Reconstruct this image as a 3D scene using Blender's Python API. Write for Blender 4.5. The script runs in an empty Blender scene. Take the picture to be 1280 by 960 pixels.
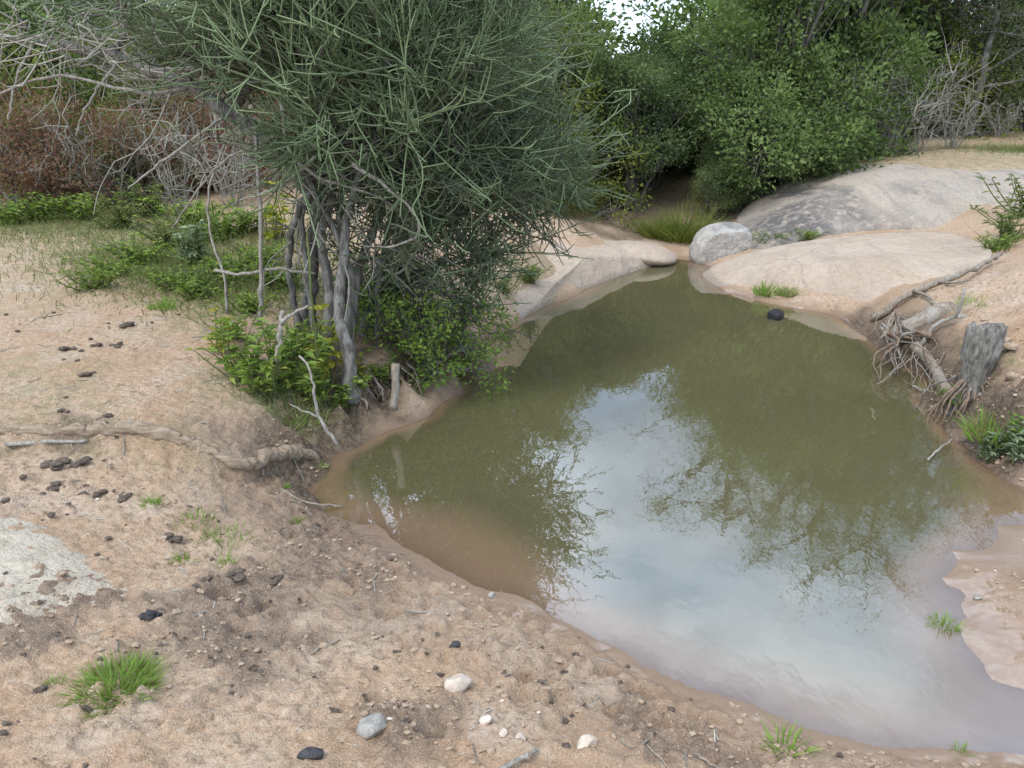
import bpy, bmesh, math, random
import numpy as np
from mathutils import Vector

R = math.radians
SC = bpy.context.scene
COL = SC.collection

# ------------------------------------------------------------------ camera
CAM_H, PITCH, F = 1.9, R(19.9), 967.0
cam_d = bpy.data.cameras.new('camera')
cam = bpy.data.objects.new('camera', cam_d); COL.objects.link(cam)
cam.location = (0, 0, CAM_H); cam.rotation_euler = (R(90) - PITCH, 0, 0)
cam_d.sensor_width = 36; cam_d.lens = 36 * F / 1280; cam_d.clip_start = 0.05; cam_d.clip_end = 2000
SC.camera = cam

# ------------------------------------------------------------------ sky and sun (bright overcast)
SUN_EL, SUN_AZ = 58, 215          # azimuth the light comes from, clockwise from +Y
W = bpy.data.worlds.new('World'); SC.world = W; W.use_nodes = True
nt = W.node_tree; nt.nodes.clear()
def wn(t, **k):
    n = nt.nodes.new(t)
    for a, b in k.items(): setattr(n, a, b)
    return n
sky = wn('ShaderNodeTexSky', sky_type='NISHITA', sun_disc=False)
sky.sun_elevation = R(SUN_EL); sky.sun_rotation = R(SUN_AZ); sky.air_density = 1.2; sky.dust_density = 2.0
tc = wn('ShaderNodeTexCoord')
mp = wn('ShaderNodeMapping'); mp.inputs['Scale'].default_value = (1, 1, 1.9)
mp.inputs['Location'].default_value = (0.35, 0.1, 0.2)
nz = wn('ShaderNodeTexNoise'); nz.inputs['Scale'].default_value = 2.1; nz.inputs['Detail'].default_value = 6; nz.inputs['Roughness'].default_value = 0.52
rp = wn('ShaderNodeValToRGB'); rp.color_ramp.elements[0].position = 0.40; rp.color_ramp.elements[1].position = 0.62
nz2 = wn('ShaderNodeTexNoise'); nz2.inputs['Scale'].default_value = 3.6; nz2.inputs['Detail'].default_value = 5
cr = wn('ShaderNodeValToRGB')
cr.color_ramp.elements[0].position = 0.35; cr.color_ramp.elements[0].color = (7.2, 9.6, 13.4, 1)
cr.color_ramp.elements[1].position = 0.65; cr.color_ramp.elements[1].color = (16.0, 17.6, 19.4, 1)
cm = wn('ShaderNodeMath', operation='MULTIPLY_ADD'); cm.inputs[1].default_value = 0.68; cm.inputs[2].default_value = 0.24
mx = wn('ShaderNodeMix', data_type='RGBA')
bg = wn('ShaderNodeBackground'); bg.inputs['Strength'].default_value = 0.115
wo = wn('ShaderNodeOutputWorld')
L = nt.links.new
L(tc.outputs['Generated'], mp.inputs['Vector']); L(mp.outputs['Vector'], nz.inputs['Vector']); L(mp.outputs['Vector'], nz2.inputs['Vector'])
L(nz.outputs['Fac'], rp.inputs['Fac']); L(nz2.outputs['Fac'], cr.inputs['Fac'])
L(rp.outputs['Color'], cm.inputs[0]); L(cm.outputs[0], mx.inputs['Factor'])
L(sky.outputs['Color'], mx.inputs['A']); L(cr.outputs['Color'], mx.inputs['B'])
L(mx.outputs['Result'], bg.inputs['Color']); L(bg.outputs['Background'], wo.inputs['Surface'])
sun_d = bpy.data.lights.new('sun', 'SUN'); sun_d.energy = 1.5; sun_d.angle = R(14); sun_d.color = (1, 0.95, 0.88)
sun = bpy.data.objects.new('sun', sun_d); COL.objects.link(sun)
_a, _e = R(SUN_AZ), R(SUN_EL)
sd = Vector((math.sin(_a) * math.cos(_e), math.cos(_a) * math.cos(_e), math.sin(_e)))
sun.rotation_euler = sd.to_track_quat('Z', 'Y').to_euler(); sun.location = (-4, -6, 12)

SC.render.engine = 'CYCLES'
SC.view_settings.view_transform = 'Standard'; SC.view_settings.look = 'None'
SC.view_settings.gamma = 1; SC.view_settings.use_curve_mapping = False
SC.view_settings.exposure = 0.58
SC.cycles.max_bounces = 4; SC.cycles.diffuse_bounces = 2; SC.cycles.glossy_bounces = 2; SC.cycles.transmission_bounces = 2; SC.cycles.transparent_max_bounces = 4
SC.cycles.use_adaptive_sampling = True; SC.cycles.adaptive_threshold = 0.02
SC.cycles.use_denoising = True

# ------------------------------------------------------------------ numeric helpers
_perm = np.random.RandomState(7).permutation(512)
_grad = np.random.RandomState(8).randn(512, 3); _grad /= np.linalg.norm(_grad, axis=1, keepdims=True)
def noise(p):
    """gradient noise, p (...,3) -> about -0.7..0.7"""
    p = np.asarray(p, float); i = np.floor(p).astype(int); f = p - i; u = f * f * f * (f * (f * 6 - 15) + 10)
    out = 0
    for dx in (0, 1):
        for dy in (0, 1):
            for dz in (0, 1):
                h = _perm[(_perm[(_perm[(i[..., 0] + dx) & 511] + i[..., 1] + dy) & 511] + i[..., 2] + dz) & 511]
                g = _grad[h]
                d = g[..., 0] * (f[..., 0] - dx) + g[..., 1] * (f[..., 1] - dy) + g[..., 2] * (f[..., 2] - dz)
                w = (u[..., 0] if dx else 1 - u[..., 0]) * (u[..., 1] if dy else 1 - u[..., 1]) * (u[..., 2] if dz else 1 - u[..., 2])
                out = out + w * d
    return out
def fbm(p, o=4, g=0.5):
    p = np.asarray(p, float); s = 0; a = 1
    for k in range(o): s = s + a * noise(p * 2 ** k + 17.3 * k); a *= g
    return s
_g2 = np.random.RandomState(9).randn(512, 2).astype(np.float32); _g2 /= np.linalg.norm(_g2, axis=1, keepdims=True)
_g2x, _g2y = _g2[:, 0].copy(), _g2[:, 1].copy(); _perm2 = np.concatenate([_perm, _perm]).astype(np.int32)
def n2(x, y, sc, seed=0, o=3, g=0.5):
    """fractal gradient noise on the plane"""
    x = np.asarray(x, np.float64) * sc + seed * 31.7; y = np.asarray(y, np.float64) * sc - seed * 17.3; s = np.zeros(x.shape, np.float32); a = 1.0
    for k in range(o):
        ix = np.floor(x); iy = np.floor(y); fx = (x - ix).astype(np.float32); fy = (y - iy).astype(np.float32)
        ix = ix.astype(np.int32) & 511; iy = iy.astype(np.int32) & 511
        u = fx * fx * fx * (fx * (fx * 6 - 15) + 10); v = fy * fy * fy * (fy * (fy * 6 - 15) + 10)
        pa = _perm2[ix]; pb = _perm2[(ix + 1) & 511]
        h = _perm2[pa + iy]; d00 = _g2x[h] * fx + _g2y[h] * fy
        h = _perm2[pb + iy]; d10 = _g2x[h] * (fx - 1) + _g2y[h] * fy
        h = _perm2[pa + iy + 1]; d01 = _g2x[h] * fx + _g2y[h] * (fy - 1)
        h = _perm2[pb + iy + 1]; d11 = _g2x[h] * (fx - 1) + _g2y[h] * (fy - 1)
        d0 = d00 + u * (d10 - d00); d1 = d01 + u * (d11 - d01); s = s + a * (d0 + v * (d1 - d0))
        x = x * 2 + 5.3; y = y * 2 + 9.1; a *= g
    return s.astype(np.float64)
def sstep(a, b, x):
    t = np.clip((x - a) / (b - a), 0, 1); return t * t * (3 - 2 * t)

CP, SP = math.cos(PITCH), math.sin(PITCH)
def ray(px, py):
    xc, yc = (px - 640) / F, (480 - py) / F
    return np.array([xc, CP + yc * SP, -SP + yc * CP])
def P(px, py, z=0.0):                 # the point at height z seen at that place of the photograph
    d = ray(px, py); t = (z - CAM_H) / d[2]; return np.array([d[0] * t, d[1] * t, z])
def PD(px, py, D):                    # the point at ground distance D
    d = ray(px, py); t = D / d[1]; return np.array([d[0] * t, D, CAM_H + d[2] * t])
def XD(px, D, z=0.7):                 # lateral position for a ground distance
    return (px - 640) / F * (D * CP + (CAM_H - z) * SP)

# ------------------------------------------------------------------ terrain shape
shore = [(1000, 908), (940, 882), (850, 855), (780, 812), (715, 782), (660, 752), (600, 732), (548, 706), (505, 685), (470, 657),
         (405, 637), (386, 612), (396, 572), (428, 543), (468, 518), (502, 503), (545, 482), (582, 466), (602, 438), (635, 410), (690, 378),
         (760, 348), (832, 324), (866, 326), (875, 345), (900, 364), (950, 378), (1000, 388), (1060, 408), (1092, 428), (1120, 455),
         (1158, 486), (1180, 522), (1210, 560), (1250, 580), (1290, 590), (1400, 600), (1440, 650), (1300, 655), (1245, 657), (1190, 688),
         (1178, 722), (1192, 765), (1205, 805), (1245, 850), (1300, 872), (1420, 900), (1400, 935), (1280, 943), (1180, 934), (1090, 926)]
land = [(640, 960, .16), (400, 960, .25), (100, 960, .33), (900, 960, .07), (1000, 938, .03), (1100, 952, .02), (1280, 968, .03),
        (800, 900, .07), (700, 850, .07), (600, 800, .08), (500, 750, .09), (430, 700, .07), (300, 700, .16), (300, 800, .2), (500, 880, .16),
        (600, 930, .15), (100, 850, .29), (0, 850, .33), (0, 700, .34), (200, 650, .22), (330, 650, .11), (100, 600, .31), (300, 605, .19), (355, 600, .12),
        (0, 530, .40), (200, 530, .38), (378, 540, .19), (330, 510, .34), (425, 505, .22), (448, 478, .28), (400, 450, .38), (250, 450, .45), (100, 420, .5),
        (0, 400, .53), (200, 350, .54), (350, 350, .5), (450, 400, .42), (505, 475, .22), (560, 450, .22), (585, 430, .22), (520, 430, .32),
        (0, 300, .6), (200, 280, .62), (400, 300, .6), (550, 350, .5), (620, 385, .14), (600, 300, .62), (680, 335, .16), (650, 265, .85), (600, 250, .95), (720, 292, .42), (640, 340, .3),
        (760, 310, .22), (800, 292, .16), (850, 302, .1), (0, 262, .65), (300, 255, .75), (460, 262, .8),
        (1000, 340, .15), (1100, 330, .28), (1200, 340, .38), (1100, 375, .2), (1150, 385, .3), (1140, 430, .16), (1195, 470, .22), (1230, 440, .38),
        (1280, 470, .45), (1280, 400, .52), (1280, 330, .68), (1200, 300, .45), (1280, 520, .3), (1250, 558, .1), (1300, 570, .12), (1000, 305, .3), (1100, 295, .4),
        (1230, 290, .55), (950, 312, .2), (1280, 205, 1.1), (1200, 203, 1.1), (1280, 182, 1.2), (1100, 203, 1.05), (900, 270, .3), (850, 282, .2),
        (1235, 700, .006), (1290, 710, .018), (1235, 780, .007), (1290, 780, .02), (1222, 815, .003), (1400, 760, .07), (1210, 740, .002),
        (700, 600, -.5), (900, 600, -.55), (1050, 600, -.4), (800, 450, -.5), (800, 390, -.4), (900, 430, -.4), (1000, 480, -.4), (600, 560, -.35),
        (500, 590, -.2), (600, 650, -.1), (650, 700, -.06), (900, 720, -.3), (1100, 700, -.22), (900, 820, -.12), (1050, 840, -.13), (1150, 890, -.07), (760, 770, -.1),
        (450, 610, -.12), (560, 520, -.3), (1230, 620, -.05), (1010, 420, -.2), (640, 480, -.4), (1330, 625, -.05), (1300, 905, -.06), (850, 350, -.15), (1120, 520, -.3)]
world_pts = [(0, -3, .5), (-3, 0, .42), (3, 0, .2), (3.5, -3, .4), (-6, 3, .6), (-9, 6, .7), (7, 3, .5), (9, 6, .9), (0, 0, .32),
             (-14, 12, 1.0), (-6, 13, .95), (-1, 14, .9), (1.8, 13.5, .45), (3.5, 14, .8), (7, 16, 1.25), (14, 13, 1.4), (2.6, 18, .9), (-8, 20, 1.3), (8, 22, 1.6), (0, 24, 1.4), (-20, 20, 1.6), (20, 20, 1.8)]
_b = [np.array(P(a, b)) for a, b in shore[11:19]]
for i in range(1, len(_b) - 1):
    t = _b[i + 1] - _b[i - 1]; nrm_ = np.array([-t[1], t[0], 0]) / np.hypot(t[0], t[1])
    for off, z in ((.05, .17), (.12, .23)): q = _b[i] + nrm_ * off; world_pts.append((q[0], q[1], z * (.55 if i < 2 else 1)))
BANK = np.array([q[:2] for q in _b])
RBANK = np.array([P(a, b)[:2] for a, b in shore[28:35]])
cpts = np.array([P(a, b, 0.0) for a, b in shore] + [P(*q) for q in land] + [np.array(q, float) for q in world_pts])
def _fit(c):
    n = len(c); A = np.linalg.norm(c[:, None, :2] - c[None, :, :2], axis=-1)
    Pm = np.hstack([np.ones((n, 1)), c[:, :2]])
    M = np.block([[A + np.eye(n) * -1e-3, Pm], [Pm.T, np.zeros((3, 3))]])
    return np.linalg.solve(M, np.concatenate([c[:, 2], np.zeros(3)]))
RW = _fit(cpts)
ledge_px = [(-400, 540), (-100, 545), (60, 547), (150, 548), (220, 556), (270, 571), (302, 580), (345, 570), (402, 558)]
ledge_z = [.42, .40, .38, .36, .33, .29, .25, .19, .11]
ledge = np.array([P(a, b, z) for (a, b), z in zip(ledge_px, ledge_z)])
SHORE = np.array([P(a, b)[:2] for a, b in shore])
def H0(x, y):
    x = np.asarray(x, float); y = np.asarray(y, float); sh = x.shape; x = x.ravel(); y = y.ravel(); out = np.empty_like(x)
    for s in range(0, len(x), 60000):
        xs, ys = x[s:s + 60000], y[s:s + 60000]
        d = np.sqrt((xs[:, None] - cpts[None, :, 0]) ** 2 + (ys[:, None] - cpts[None, :, 1]) ** 2)
        out[s:s + 60000] = d @ RW[:-3] + RW[-3] + RW[-2] * xs + RW[-1] * ys
    r = np.hypot(x, y); k = sstep(16, 34, r)
    far = 1.5 + 0.035 * np.clip(r - 20, 0, 60) + 0.25 * n2(x, y, .08, 5)
    out = out * (1 - k) + far * k
    yl = np.interp(x, ledge[:, 0], ledge[:, 1]) + .02 * n2(x, y, 6, 3)
    fade = sstep(ledge[-1, 0] + .05, ledge[-1, 0] - .15, x) * sstep(4.5, 3.5, y)
    st = sstep(-.012, .012, y - yl)
    out = out + fade * ((st - 1) * .055 * np.exp(-np.clip(yl - y, 0, 9) / .5) + st * .045 * np.exp(-np.clip(y - yl, 0, 9) / .35))
    return out.reshape(sh)
def seg_dist(x, y, pts):
    d = np.full(x.shape, 1e9)
    for a, b in zip(pts[:-1], pts[1:]):
        ab = b - a; t = np.clip(((x - a[0]) * ab[0] + (y - a[1]) * ab[1]) / (ab @ ab), 0, 1)
        d = np.minimum(d, np.hypot(x - a[0] - t * ab[0], y - a[1] - t * ab[1]))
    return d
near_shore = np.array([P(a, b)[:2] for a, b in [(386, 612), (405, 637), (470, 657), (548, 706), (660, 752), (780, 812), (850, 855), (940, 882), (1000, 908)]])
prints = []
_r = random.Random(3)
def _near(px, py, z=.08): return P(px, py, z)[:2]
for px, py in [(490, 775), (545, 760), (580, 745), (602, 765), (630, 800), (655, 752), (690, 770), (700, 800), (740, 790), (760, 830), (790, 850),
               (820, 852), (600, 818), (570, 830), (450, 735), (420, 720), (480, 700), (440, 672), (410, 660), (375, 690), (360, 670), (860, 880), (890, 890),
               (920, 900), (700, 870), (650, 880), (720, 900), (540, 790), (510, 820), (340, 780), (310, 800), (280, 770), (820, 900), (770, 885), (690, 915), (660, 845), (480, 840),
               (1215, 735), (1240, 760), (1250, 785), (1230, 715), (1262, 740), (1265, 800)]:
    q = _near(px + _r.uniform(-8, 8), py + _r.uniform(-5, 5)); prints.append((q[0], q[1], _r.uniform(0, 6.28), _r.uniform(.03, .048) * (.8 if px > 1100 else 1), _r.uniform(.016, .03) * (.3 if px > 1100 else 1)))
def zones(x, y):
    ds = seg_dist(x, y, near_shore)
    band = sstep(.75, .2, ds + .35 * n2(x, y, 2.2, 9))
    mud = band * sstep(-1.9, -1.5, x) * sstep(5, 4.2, y) * (.35 + .65 * sstep(-.1, -.7, x))
    nn = n2(x, y, 5, 4)
    for px, py, r in [(290, 790, .38), (330, 740, .3), (40, 810, .22), (60, 780, .25), (90, 585, .18), (250, 760, .2), (400, 690, .35), (520, 900, .2), (860, 880, .22), (800, 855, .15), (930, 905, .15), (500, 905, .12)]:
        q = P(px, py, .2); mud = np.maximum(mud, .9 * sstep(1.15, .4, np.hypot(x - q[0], (y - q[1])) / r + .7 * nn))
    mud = np.maximum(mud, sstep(.26, .08, seg_dist(x, y, BANK) + .08 * nn)); mud = np.maximum(mud, .9 * sstep(.38, .1, seg_dist(x, y, RBANK) + .15 * nn))
    mud = np.maximum(mud, .55 * sstep(1.95, 2.2, x) * sstep(3.9, 3.5, y))
    return np.clip(mud, 0, 1)
def humus_shade(x, y):                      # dark root-bound earth of the two undercut banks and under the bush; creek hollow shade painted in too
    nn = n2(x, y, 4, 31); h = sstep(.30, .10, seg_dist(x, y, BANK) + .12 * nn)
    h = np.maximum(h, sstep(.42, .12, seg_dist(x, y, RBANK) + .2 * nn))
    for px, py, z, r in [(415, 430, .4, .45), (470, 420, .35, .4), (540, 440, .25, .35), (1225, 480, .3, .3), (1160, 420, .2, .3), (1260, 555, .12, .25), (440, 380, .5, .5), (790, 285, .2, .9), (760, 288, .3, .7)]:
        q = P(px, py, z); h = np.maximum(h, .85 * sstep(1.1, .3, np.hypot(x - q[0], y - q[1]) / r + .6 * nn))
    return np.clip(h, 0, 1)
def H(x, y, detail=True):
    x = np.asarray(x, float); y = np.asarray(y, float); h = H0(x, y)
    if not detail: return h
    r = np.hypot(x, y)
    if r.size > 5000:
        k = r < 14; h = h.copy(); h[k] += _detail(x[k], y[k], h[k], r[k]); k = ~k; h[k] += .018 * n2(x[k], y[k], 2.2, 1) + .25 * sstep(10, 40, r[k]) * n2(x[k], y[k], .15, 2); return h
    return h + _detail(x, y, h, r)
def _detail(x, y, h, r):
    h0 = h; h = h.copy(); near = sstep(14, 7, r); beach = sstep(1.95, 2.2, x) * sstep(3.9, 3.5, y)
    above = sstep(.0, .05, h); h = h + .009 * n2(x, y, 3.3, 33, 4, .55) * sstep(-.06, .0, h) * (1 - .9 * beach)
    h = h + sstep(2.5, 3.0, x) * sstep(3.9, 4.3, y) * sstep(8.2, 7, y) * above * (.10 * n2(x, y, 1.8, 21, 4, .55) - .03 * np.abs(n2(x, y, 5, 22, 3)))
    above = above * (1 - .85 * beach)
    h = h + .018 * n2(x, y, 2.2, 1) * above + .25 * sstep(10, 40, r) * n2(x, y, .15, 2)
    h = h + near * above * .007 * n2(x, y, 11, 6)
    mud = zones(x, y) * above
    cl = np.abs(n2(x, y, 8, 7, 4)); h = h + mud * near * (1 - beach) * (.045 * (.22 - cl) + .024 * n2(x, y, 19, 8, 3, .6))
    fg = np.maximum(sstep(4.4, 3.2, y), sstep(2.4, 2.8, x)) * (1 - beach)
    h = h + above * near * (.35 + .65 * fg) * (.046 * np.clip(n2(x, y, 11, 12, 4, .62) - .08, 0, 1) - .034 * np.clip(n2(x, y, 14, 14, 4, .62) - .14, 0, 1) + .007 * n2(x, y, 33, 15, 2))
    for (a, b, ang, s, dp) in prints:
        m = (np.abs(x - a) < .2) & (np.abs(y - b) < .2)
        if not m.any(): continue
        dx, dy = x[m] - a, y[m] - b; u = dx * math.cos(ang) + dy * math.sin(ang); v = -dx * math.sin(ang) + dy * math.cos(ang)
        dd = np.sqrt((u / 1.25) ** 2 + (np.abs(v) - .25 * s) ** 2) / s + .35 * n2(x[m], y[m], 18, 3)
        dp = dp * above[m]; h[m] += -dp * sstep(1.0, .55, dd) + .45 * dp * np.exp(-((dd - 1.25) / .3) ** 2)
    return h - h0
def Hs(x, y): return float(H(np.array([x]), np.array([y]))[0])
def G(px, py):                        # where the line of sight meets the ground
    d = ray(px, py); t = np.linspace(1.2, 26, 1500); x, y, z = d[0] * t, d[1] * t, CAM_H + d[2] * t
    g = H0(x, y); k = np.argmax(z < g); a = t[max(k - 1, 0)]
    return np.array([d[0] * a, d[1] * a, Hs(d[0] * a, d[1] * a)])

# ------------------------------------------------------------------ mesh helpers
def mesh_np(name, V, quads=None, tris=None, mats=(), attrs=None, smooth=True):
    me = bpy.data.meshes.new(name); V = np.asarray(V, np.float32).reshape(-1, 3)
    nq = 0 if quads is None else len(quads); ntr = 0 if tris is None else len(tris)
    lp = np.concatenate([np.asarray(q, np.int32).ravel() for q in (quads, tris) if q is not None and len(q)])
    me.vertices.add(len(V)); me.vertices.foreach_set('co', V.ravel())
    me.loops.add(len(lp)); me.loops.foreach_set('vertex_index', lp)
    me.polygons.add(nq + ntr)
    ls = np.concatenate([np.arange(nq) * 4, nq * 4 + np.arange(ntr) * 3]).astype(np.int32)
    me.polygons.foreach_set('loop_start', ls)
    me.polygons.foreach_set('use_smooth', np.full(nq + ntr, smooth))
    me.update(calc_edges=True); me.validate()
    for k, a in (attrs or {}).items():
        at = me.attributes.new(k, 'FLOAT', 'POINT'); at.data.foreach_set('value', np.asarray(a, np.float32))
    for m in mats: me.materials.append(m)
    return me
class Buf:
    def __init__(s): s.V = []; s.Q = []; s.T = []; s.A = []; s.n = 0
    def add(s, V, Q=None, T=None, A=0.5):
        V = np.asarray(V, float).reshape(-1, 3)
        if Q is not None and len(Q): s.Q.append(np.asarray(Q) + s.n)
        if T is not None and len(T): s.T.append(np.asarray(T) + s.n)
        s.V.append(V); s.A.append(np.full(len(V), A) if np.isscalar(A) else np.asarray(A)); s.n += len(V)
    def mesh(s, name, mat, smooth=True):
        return mesh_np(name, np.concatenate(s.V), np.concatenate(s.Q) if s.Q else None, np.concatenate(s.T) if s.T else None, [mat], {'rnd': np.concatenate(s.A)}, smooth)
def tubes(paths, radii, sides=4, A=None, cap=False):
    """paths (N,K,3), radii (N,K)"""
    paths = np.asarray(paths, float); radii = np.asarray(radii, float); N, K, _ = paths.shape
    T = np.gradient(paths, axis=1); T /= np.linalg.norm(T, axis=-1, keepdims=True) + 1e-9
    m = T.mean(1); ref = np.where(np.abs(m[:, 2:3]) > .8 * np.linalg.norm(m, axis=1, keepdims=True), np.array([[1., 0, 0]]), np.array([[0, 0, 1.]]))
    U = np.cross(T, ref[:, None, :]); U /= np.linalg.norm(U, axis=-1, keepdims=True) + 1e-9
    Wv = np.cross(T, U)
    a = np.arange(sides) * 2 * math.pi / sides
    V = paths[:, :, None, :] + radii[:, :, None, None] * (np.cos(a)[None, None, :, None] * U[:, :, None, :] + np.sin(a)[None, None, :, None] * Wv[:, :, None, :])
    b = np.arange(N)[:, None, None] * K * sides; k = np.arange(K - 1)[None, :, None] * sides; j = np.arange(sides)[None, None, :]; j2 = (j + 1) % sides
    Q = np.stack([b + k + j, b + k + j2, b + k + sides + j2, b + k + sides + j], -1).reshape(-1, 4)
    if A is None: A = np.full(N, .5)
    return V.reshape(-1, 3), Q, np.repeat(A, K * sides)
def resample(pts, n, jit=0.0, rs=None):
    pts = np.asarray(pts, float); d = np.concatenate([[0], np.cumsum(np.linalg.norm(np.diff(pts, axis=0), axis=1))])
    # Catmull-Rom through the points
    k = len(pts); t = np.linspace(0, d[-1], n); out = np.empty((n, 3))
    ext = np.vstack([2 * pts[0] - pts[1], pts, 2 * pts[-1] - pts[-2]])
    for i, s in enumerate(t):
        j = min(np.searchsorted(d, s, side='right') - 1, k - 2); u = (s - d[j]) / (d[j + 1] - d[j] + 1e-9)
        p0, p1, p2, p3 = ext[j], ext[j + 1], ext[j + 2], ext[j + 3]
        out[i] = .5 * (2 * p1 + (p2 - p0) * u + (2 * p0 - 5 * p1 + 4 * p2 - p3) * u * u + (3 * p1 - p0 - 3 * p2 + p3) * u ** 3)
    if jit and rs is not None: out[1:-1] += rs.randn(n - 2, 3) * jit
    return out
def limb(buf, pts, r0, r1, n=12, sides=8, jit=0, rs=None, A=.5, knob=0.0, flare=0.0):
    p = resample(pts, n, jit, rs); rr = np.linspace(r0, r1, n)
    if flare: rr = rr * (1 + flare * np.exp(-np.arange(n) / 1.8))
    if knob and rs is not None: rr = rr * (1 + knob * rs.uniform(-1, 1, n))
    V, Q, a = tubes(p[None], rr[None], sides, np.array([A]))
    V = V + .12 * min(r0, .2) * noise(V * 30)[:, None] * (V - np.repeat(p, sides, 0)) / max(r0, 1e-4) * 3
    c0, c1 = len(V), len(V) + 1; V = np.vstack([V, p[:1], p[-1:]])
    T = [(c0, (j + 1) % sides, j) for j in range(sides)] + [(c1, (n - 1) * sides + j, (n - 1) * sides + (j + 1) % sides) for j in range(sides)]
    buf.add(V, Q, np.array(T), A); return p
def leaves(C, D, Nn, Ln, Wd, fold=.25):
    """diamond leaves from C along D with face normal about Nn"""
    D = D / (np.linalg.norm(D, axis=1, keepdims=True) + 1e-9); S = np.cross(D, Nn); S /= np.linalg.norm(S, axis=1, keepdims=True) + 1e-9
    Nn = np.cross(S, D); Ln = Ln[:, None]; Wd = Wd[:, None]
    a = C; b = C + D * Ln * .45 + S * Wd * .5 + Nn * Wd * fold; c = C + D * Ln - Nn * Ln * .12; d = C + D * Ln * .45 - S * Wd * .5 + Nn * Wd * fold
    V = np.stack([a, b, c, d], 1).reshape(-1, 3); k = np.arange(len(C))[:, None] * 4
    return V, np.concatenate([k + np.array([[0, 1, 2]]), k + np.array([[0, 2, 3]])])
def ribbons(paths, widths, side):
    N, K, _ = paths.shape; s = side[:, None, :] * widths[:, :, None] * .5
    V = np.stack([paths - s, paths + s], 2).reshape(-1, 3)
    b = np.arange(N)[:, None] * K * 2; k = np.arange(K - 1)[None, :] * 2
    return V, np.stack([b + k, b + k + 1, b + k + 3, b + k + 2], -1).reshape(-1, 4)
def unit(rs, n):
    v = rs.randn(n, 3); return v / np.linalg.norm(v, axis=1, keepdims=True)
def obj(name, me, parent=None, loc=None, rot=None, scale=None, label=None, cat=None, group=None, kind=None):
    o = bpy.data.objects.new(name, me); COL.objects.link(o)
    if parent is not None: o.parent = parent
    if loc is not None: o.location = loc
    if rot is not None: o.rotation_euler = rot
    if scale is not None: o.scale = (scale,) * 3 if np.isscalar(scale) else scale
    for k, v in (('label', label), ('category', cat), ('group', group), ('kind', kind)):
        if v: o[k] = v
    return o
def dup(root, loc, rotz, scale, label=None, group=None):
    r = root.copy(); COL.objects.link(r); r.location = loc; r.rotation_euler = (0, 0, rotz); r.scale = (scale,) * 3 if np.isscalar(scale) else scale
    if label: r['label'] = label
    if group: r['group'] = group
    for ch in root.children:
        c = ch.copy(); COL.objects.link(c); c.parent = r
    return r

# ------------------------------------------------------------------ materials
class Mat:
    def __init__(s, name):
        s.m = bpy.data.materials.new(name); s.m.use_nodes = True; s.t = s.m.node_tree; s.t.nodes.clear()
        s.out = s.n('ShaderNodeOutputMaterial'); s.geo = s.n('ShaderNodeNewGeometry')
    def n(s, t, **k):
        n = s.t.nodes.new(t)
        for a, b in k.items(): setattr(n, a, b)
        return n
    def l(s, a, b): s.t.links.new(a, b)
    def val(s, inp, v):
        if isinstance(v, (int, float)): inp.default_value = v
        elif isinstance(v, (tuple, list)): inp.default_value = (*v, 1) if len(v) == 3 and inp.type == 'RGBA' else v
        else: s.l(v, inp)
    def noise(s, scale, detail=4, rough=.55, vec=None, dist=0):
        n = s.n('ShaderNodeTexNoise'); n.inputs['Scale'].default_value = scale; n.inputs['Detail'].default_value = detail
        n.inputs['Roughness'].default_value = rough; n.inputs['Distortion'].default_value = dist
        s.l(vec if vec is not None else s.geo.outputs['Position'], n.inputs['Vector']); return n.outputs['Fac']
    def ramp(s, fac, a, b, ca=0, cb=1):
        n = s.n('ShaderNodeMapRange'); n.interpolation_type = 'SMOOTHSTEP'
        n.inputs['From Min'].default_value = a; n.inputs['From Max'].default_value = b; n.inputs['To Min'].default_value = ca; n.inputs['To Max'].default_value = cb
        s.val(n.inputs['Value'], fac); return n.outputs['Result']
    def mix(s, f, a, b, mode='MIX'):
        n = s.n('ShaderNodeMix', data_type='RGBA', blend_type=mode); s.val(n.inputs['Factor'], f); s.val(n.inputs['A'], a); s.val(n.inputs['B'], b); return n.outputs['Result']
    def math(s, op, a, b=0.0):
        n = s.n('ShaderNodeMath', operation=op); s.val(n.inputs[0], a); s.val(n.inputs[1], b); return n.outputs[0]
    def attr(s, name): return s.n('ShaderNodeAttribute', attribute_name=name).outputs['Fac']
    def obj_rnd(s): return s.n('ShaderNodeObjectInfo').outputs['Random']
    def scaled(s, v):
        n = s.n('ShaderNodeMapping'); n.inputs['Scale'].default_value = v; s.l(s.geo.outputs['Position'], n.inputs['Vector']); return n.outputs['Vector']
    def bump(s, h, strength, dist, prev=None):
        n = s.n('ShaderNodeBump'); n.inputs['Strength'].default_value = strength; n.inputs['Distance'].default_value = dist; s.l(h, n.inputs['Height'])
        if prev is not None: s.l(prev, n.inputs['Normal'])
        return n.outputs['Normal']
    def done(s, color, rough=.8, normal=None, spec=.3, extra=None):
        b = s.n('ShaderNodeBsdfPrincipled'); s.val(b.inputs['Base Color'], color); s.val(b.inputs['Roughness'], rough); s.val(b.inputs['Specular IOR Level'], spec)
        if normal is not None: s.l(normal, b.inputs['Normal'])
        s.l(b.outputs[0], s.out.inputs['Surface']); s.b = b; return s.m
    def z(s): return s.n('ShaderNodeSeparateXYZ'), None

def pos_z(M):
    sx = M.n('ShaderNodeSeparateXYZ'); M.l(M.geo.outputs['Position'], sx.inputs[0]); return sx.outputs['Z']

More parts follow.
